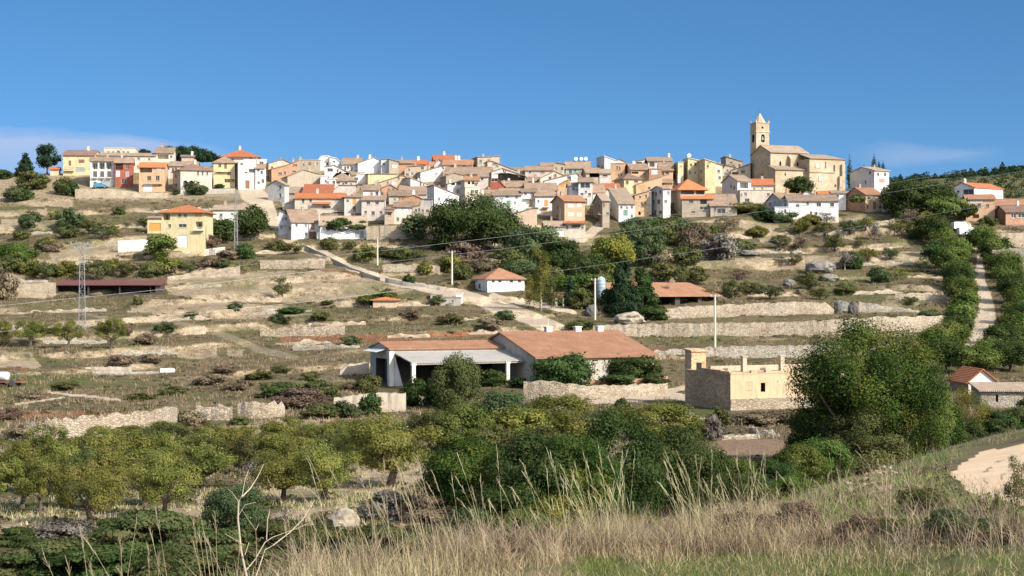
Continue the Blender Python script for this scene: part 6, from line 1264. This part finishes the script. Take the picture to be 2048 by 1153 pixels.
def blades(name, mat, B, hgt, wid, lean, leanv, kind=True, curve=.35):
    """B (n,3) roots, hgt/wid (n,), lean (n,3) horizontal offset of the tip"""
    n = len(B); a = rng.uniform(0, 6.283, n); side = np.stack([np.cos(a), np.sin(a), 0*a], -1)*wid[:,None]
    tip = B + lean*hgt[:,None]; tip[:,2] = B[:,2] + hgt*(1-.35*np.linalg.norm(lean, axis=1)); mid = B + (tip-B)*.5; mid[:,:2] -= (lean*hgt[:,None]*curve)[:,:2]*.5; mid[:,2] += hgt*.05
    V = np.stack([B-side, B+side, mid+side*.75, mid-side*.75, tip+side*.15, tip-side*.15], 1).reshape(-1,3); q = np.arange(n)[:,None]*6
    Fc = np.concatenate([q+np.array([0,1,2,3]), q+np.array([3,2,4,5])], 0); tint = np.repeat(rng.random(n), 6)
    o = mobj(name, npmesh(name, V, Fc, LM[mat], attrs=dict(tint=tint))); tag(o, kind='stuff'); return o
def tuftroots(G, k, spread): return (G[:,None,:] + np.concatenate([rng.normal(size=(len(G),k,2))*spread, np.zeros((len(G),k,1))], 2)).reshape(-1,3)
px, py, G = sample(22000, mask=lambda a, b, br: (fbm(a/80, b/16, 210) > .40) & (b < 905)); Rr = tuftroots(G, 9, .4); n = len(Rr)
blades('dry_hillside_grass','straw', Rr, rng.uniform(.25,.6,n), np.full(n,.035), np.concatenate([rng.normal(size=(n,2))*.3, np.zeros((n,1))], 1), 0)
px, py, G = sample(9000, 840, 1080, mask=lambda a, b, br: fbm(a/60, b/16, 216) > .56); Rr = tuftroots(G, 10, .25); n = len(Rr)
blades('orchard_dry_grass','pale', Rr, rng.uniform(.12,.35,n), np.full(n,.02), np.concatenate([rng.normal(size=(n,2))*.3, np.zeros((n,1))], 1), 0)
# knoll
def kvec(px, py): Y = kdepth(px, py); return np.stack([(px-CX)/F*Y, Y, -(py-CY)/F*Y - .03], -1)
def ksample(n, x0, x1, y1, fn, pw=1.0):
    px = rng.uniform(x0, x1, n); e = np.interp(px, *KE); py = e + 3 + (np.maximum(y1-e, 4))*rng.random(n)**pw
    ok = ~inpoly(px, py, [(1890,952),(1910,920),(1970,895),(2048,880),(2420,838),(2700,846),(2700,1018),(2420,1018),(2160,1028),(2060,1020),(1990,1006),(1925,990)]) & fn(px, py)
    return px[ok], py[ok]
def kb(name, mat, px, py, k, spread, h, wd, lx, ls, cv=.35):
    B = tuftroots(kvec(px, py), k, spread); n = len(B); lean = np.stack([lx+rng.normal(size=n)*ls, rng.normal(size=n)*ls*.8, np.zeros(n)], -1)
    return blades(name, mat, B, rng.uniform(h[0], h[1], n), np.full(n, wd), lean, 0, True, cv)
px, py = ksample(3900, 480, 1800, 1160, lambda x, y: (rng.random(len(x)) > ss(1560,1720,x)*(y < 1040)) & (fbm(x/50, y/20, 220) > .49) & (y < 1128 - ss(1150,1500,x)*12 + 70*(fbm(x/35, y*0, 250)-.5))); kb('dry_knoll_grass','straw', px, py, 10, .12, (.10,.32), .0035, -.05, .4)
px, py = ksample(1000, 880, 1640, 1110, lambda x, y: (rng.random(len(x)) > ss(1500,1640,x)) & (fbm(x/60, y/30, 222) > .50)&(y>np.interp(x,*KE)+22)); kb('dry_tall_grass','straw', px, py, 8, .10, (.25,.55), .0030, -.10, .34)
px, py = ksample(1300, 900, 1640, 1110, lambda x, y: fbm(x/45, y/30, 229) > .50); kb('twiggy_dry_weeds','brown', px, py, 10, .13, (.15,.36), .003, 0, .6)
px, py = ksample(11000, -100, 2700, 1240, lambda x, y: (x > 1150) & (y > 1112 - ss(1500,1800,x)*40 + 90*(fbm(x/45, y*0, 251)-.5)) & (fbm(x/90, y/22, 270) > .36)); kb('green_knoll_grass','grass', px, py, 14, .10, (.04,.12), .004, 0, .4)
px, py = ksample(3000, 1560, 2300, 1080, lambda x, y: (x > 1560) & (fbm(x/60, y/20, 226) > .50)); kb('pale_bank_grass','straw', px, py, 10, .2, (.05,.18), .006, 0, .4)
px, py = ksample(5500, 1560, 2700, 1050, lambda x, y: fbm(x/70, y/20, 227) > .40); kb('green_bank_grass','grass', px, py, 10, .2, (.05,.17), .008, 0, .4)
px, py = ksample(1000, 1650, 2200, 1098, lambda x, y: (y > 1035) & (fbm(x/50, y/20, 228) > .50)); kb('brown_bank_weeds','brown', px, py, 10, .14, (.12,.36), .004, 0, .55)
px, py = ksample(1100, 560, 2150, 1112, lambda x, y: (fbm(x/28, y/14, 260) > .47)); kb('bleached_lying_grass','pale', px, py, 9, .10, (.22,.62), .0026, -.15, .55)
px, py = ksample(700, 560, 2150, 1125, lambda x, y: (fbm(x/24, y/12, 261) > .52)); kb('pale_wispy_grass','gold', px, py, 7, .07, (.16,.46), .0022, -.1, .45)
px, py = ksample(3600, 850, 2700, 1240, lambda x, y: (y > 1100) & (fbm(x/80, y/18, 271) > .42)); kb('short_dry_knoll_grass','straw', px, py, 12, .12, (.04,.16), .004, 0, .45)
px, py = ksample(900, -100, 900, 1330, lambda x, y: y > 1110); kb('left_edge_grass','straw', px, py, 10, .12, (.15,.42), .0035, -.05, .35)
def kblobs(name, mat, n, x0, x1, y1, fn, a, b_):
    px, py = ksample(n, x0, x1, y1, fn); blobs(name, mat, px, py, kvec(px, py), rng.uniform(a, b_, len(px)), 24, .22, .6)
kblobs('bank_low_weeds','olive', 900, 1560, 2500, 1060, lambda x, y: fbm(x/60, y/16, 280) > .46, .08, .24); kblobs('bank_dry_weeds','brown', 700, 1500, 2500, 1100, lambda x, y: fbm(x/50, y/16, 281) > .50, .07, .20); kblobs('bank_green_weeds','green', 500, 1560, 2500, 1060, lambda x, y: fbm(x/70, y/20, 282) > .5, .05, .15)
# long flowering stalks: curved stems with feathery heads
def stalks(name, mat, px, py, h, lx, ls, rad=.0028):
    B = kvec(px, py); b = MB()
    for p in B:
        hh = rng.uniform(*h); l = np.array([lx+rng.normal()*ls, rng.normal()*.12]); pts = []; P0 = Vector(p)
        for i in range(6):
            t = i/5; pts.append(P0 + Vector((l[0]*hh*(t*.55+t*t*.45), l[1]*hh*t, hh*t*(1-.12*t*abs(l[0])))))
        b.tube(pts, [rad*(1-.75*i/5) for i in range(6)], 4, False)
        d = (pts[-1]-pts[-2]).normalized()
        for k in range(9):
            q = pts[-2].lerp(pts[-1], k/9+.1); o = Vector(rng.normal(size=3))*.010; e = q + d*.05 + o; s_ = Vector((.0018,0,.001)); b.add([q-s_, q+s_, e+s_*.4, e-s_*.4], [(0,1,2,3)])
        if rng.random() < .3:
            q = pts[2]; e = q + Vector((rng.normal()*.12, rng.normal()*.08, .16)); s_ = Vector((.003,0,0)); b.add([q-s_, q+s_, e+s_*.2, e-s_*.2], [(0,1,2,3)])
    V = np.array(b.v); me = bpy.data.meshes.new(name); me.from_pydata(b.v, [], b.f); a = me.attributes.new('tint','FLOAT','POINT'); a.data.foreach_set('value', rng.random(len(b.v)).astype(np.float32)); me.materials.append(LM[mat])
    o = mobj(name, me); tag(o, kind='stuff')
px, py = ksample(260, 930, 1560, 1112, lambda x, y: (fbm(x/40, y/60, 230) > .42) & (rng.random(len(x)) < .25+.75*ss(1080,1200,x))); stalks('tall_golden_stalks','gold', px, py, (.45,1.12), -.18, .17)
px, py = ksample(45, 640, 1000, 1150, lambda x, y: x > 0); stalks('tall_pale_stalks','gold', px, py, (.5,1.1), -.22, .18)
px, py = ksample(70, 1400, 1860, 1105, lambda x, y: x > 0); stalks('right_pale_stalks','gold', px, py, (.45,.85), -.14, .26)
px = np.concatenate([np.array([205,300,335,345,408,420,428,436,470,590,605,625,700,290,250]), rng.uniform(150,720,14)]); py = np.full(len(px), 1225.)-px*.03+rng.uniform(-20,30,len(px)); stalks('left_tall_stalks','gold', px, np.maximum(py, np.interp(px,*KE)+4), (.45,.85), -.10, .12, .0036)
# dead branching shrub at the lower left, about ten metres away
rt = empty('dead_shrub', at(492,1240,10.4)); tag(rt, 'leafless bleached branching shrub standing before the brambles', 'dead shrub')
def br(pts, r0, r1, dy=0):
    P = [at(x, y, 10.4+dy*i/3) - rt.location for i, (x, y) in enumerate(pts)]; b = MB(); n = len(P); b.tube(P, [r0+(r1-r0)*i/(n-1) for i in range(n)], 6); return b
br([(492,1240),(493,1153),(482,1100),(476,1040),(477,1005),(484,992)], .008, .005).build('trunk', M['ivory'], rt)
for pts, r0, dy in (([(484,994),(500,978),(515,955),(528,928)],.011,.2),([(478,1006),(464,985),(455,978)],.007,-.2),([(484,994),(490,960),(497,940)],.006,.1),([(493,1140),(510,1120),(530,1085),(545,1075),(600,1055)],.010,.4),([(533,1080),(535,1040),(540,1020)],.008,.2),([(545,1092),(580,1065),(605,1040),(630,1000)],.010,.4),([(512,1130),(513,1090),(511,1060),(500,1045),(484,1020)],.008,-.3),([(511,1062),(518,1048)],.006,0),([(490,1110),(498,1085)],.006,.1),([(495,1200),(520,1130),(530,1100),(545,1092)],.012,.2),([(488,1090),(470,1080),(450,1068)],.005,-.2),([(478,1030),(490,1010),(512,1005)],.004,.1),([(600,1055),(615,1048),(628,1050)],.004,.1)):
    br(pts, r0*.4, .0015, dy).build('branch', M['ivory'], rt)
# the wooded far hill
px = rng.uniform(140, 700, 2600); py = rng.uniform(640, 930, 2600); G = np.stack([px, py, farh(px, py)+1.0], -1); ok = (px/py*F+CX > 1640) & (fbm(px/25, py/25, 240) > .36)
blobs('far_wood','pine', None, None, G[ok], rng.uniform(1.6,3.6,ok.sum()), 46, .22, 1.0)
for i in range(26):
    y = rgt_.uniform(860,905); pxx = 1795+i*11+rgt_.uniform(-5,5); x = (pxx-CX)/F*y; g = Vector((x, y, float(farh(np.array(x), np.array(y)))-.5)); cr, tr = tree_mesh('conifer' if i % 3 else 'bush','pine',0,i % 3); o = mobj('far_pine', cr); tag(o,'tiny dark pine on the ridge line of the far wooded hill','tree','pines on the far ridge line'); o.location = g; s = rgt_.uniform(2.5,5.5); o.scale = (s,s,s*rgt_.uniform(.9,1.3)); o.rotation_euler = (0,0,rgt_.uniform(0,6))
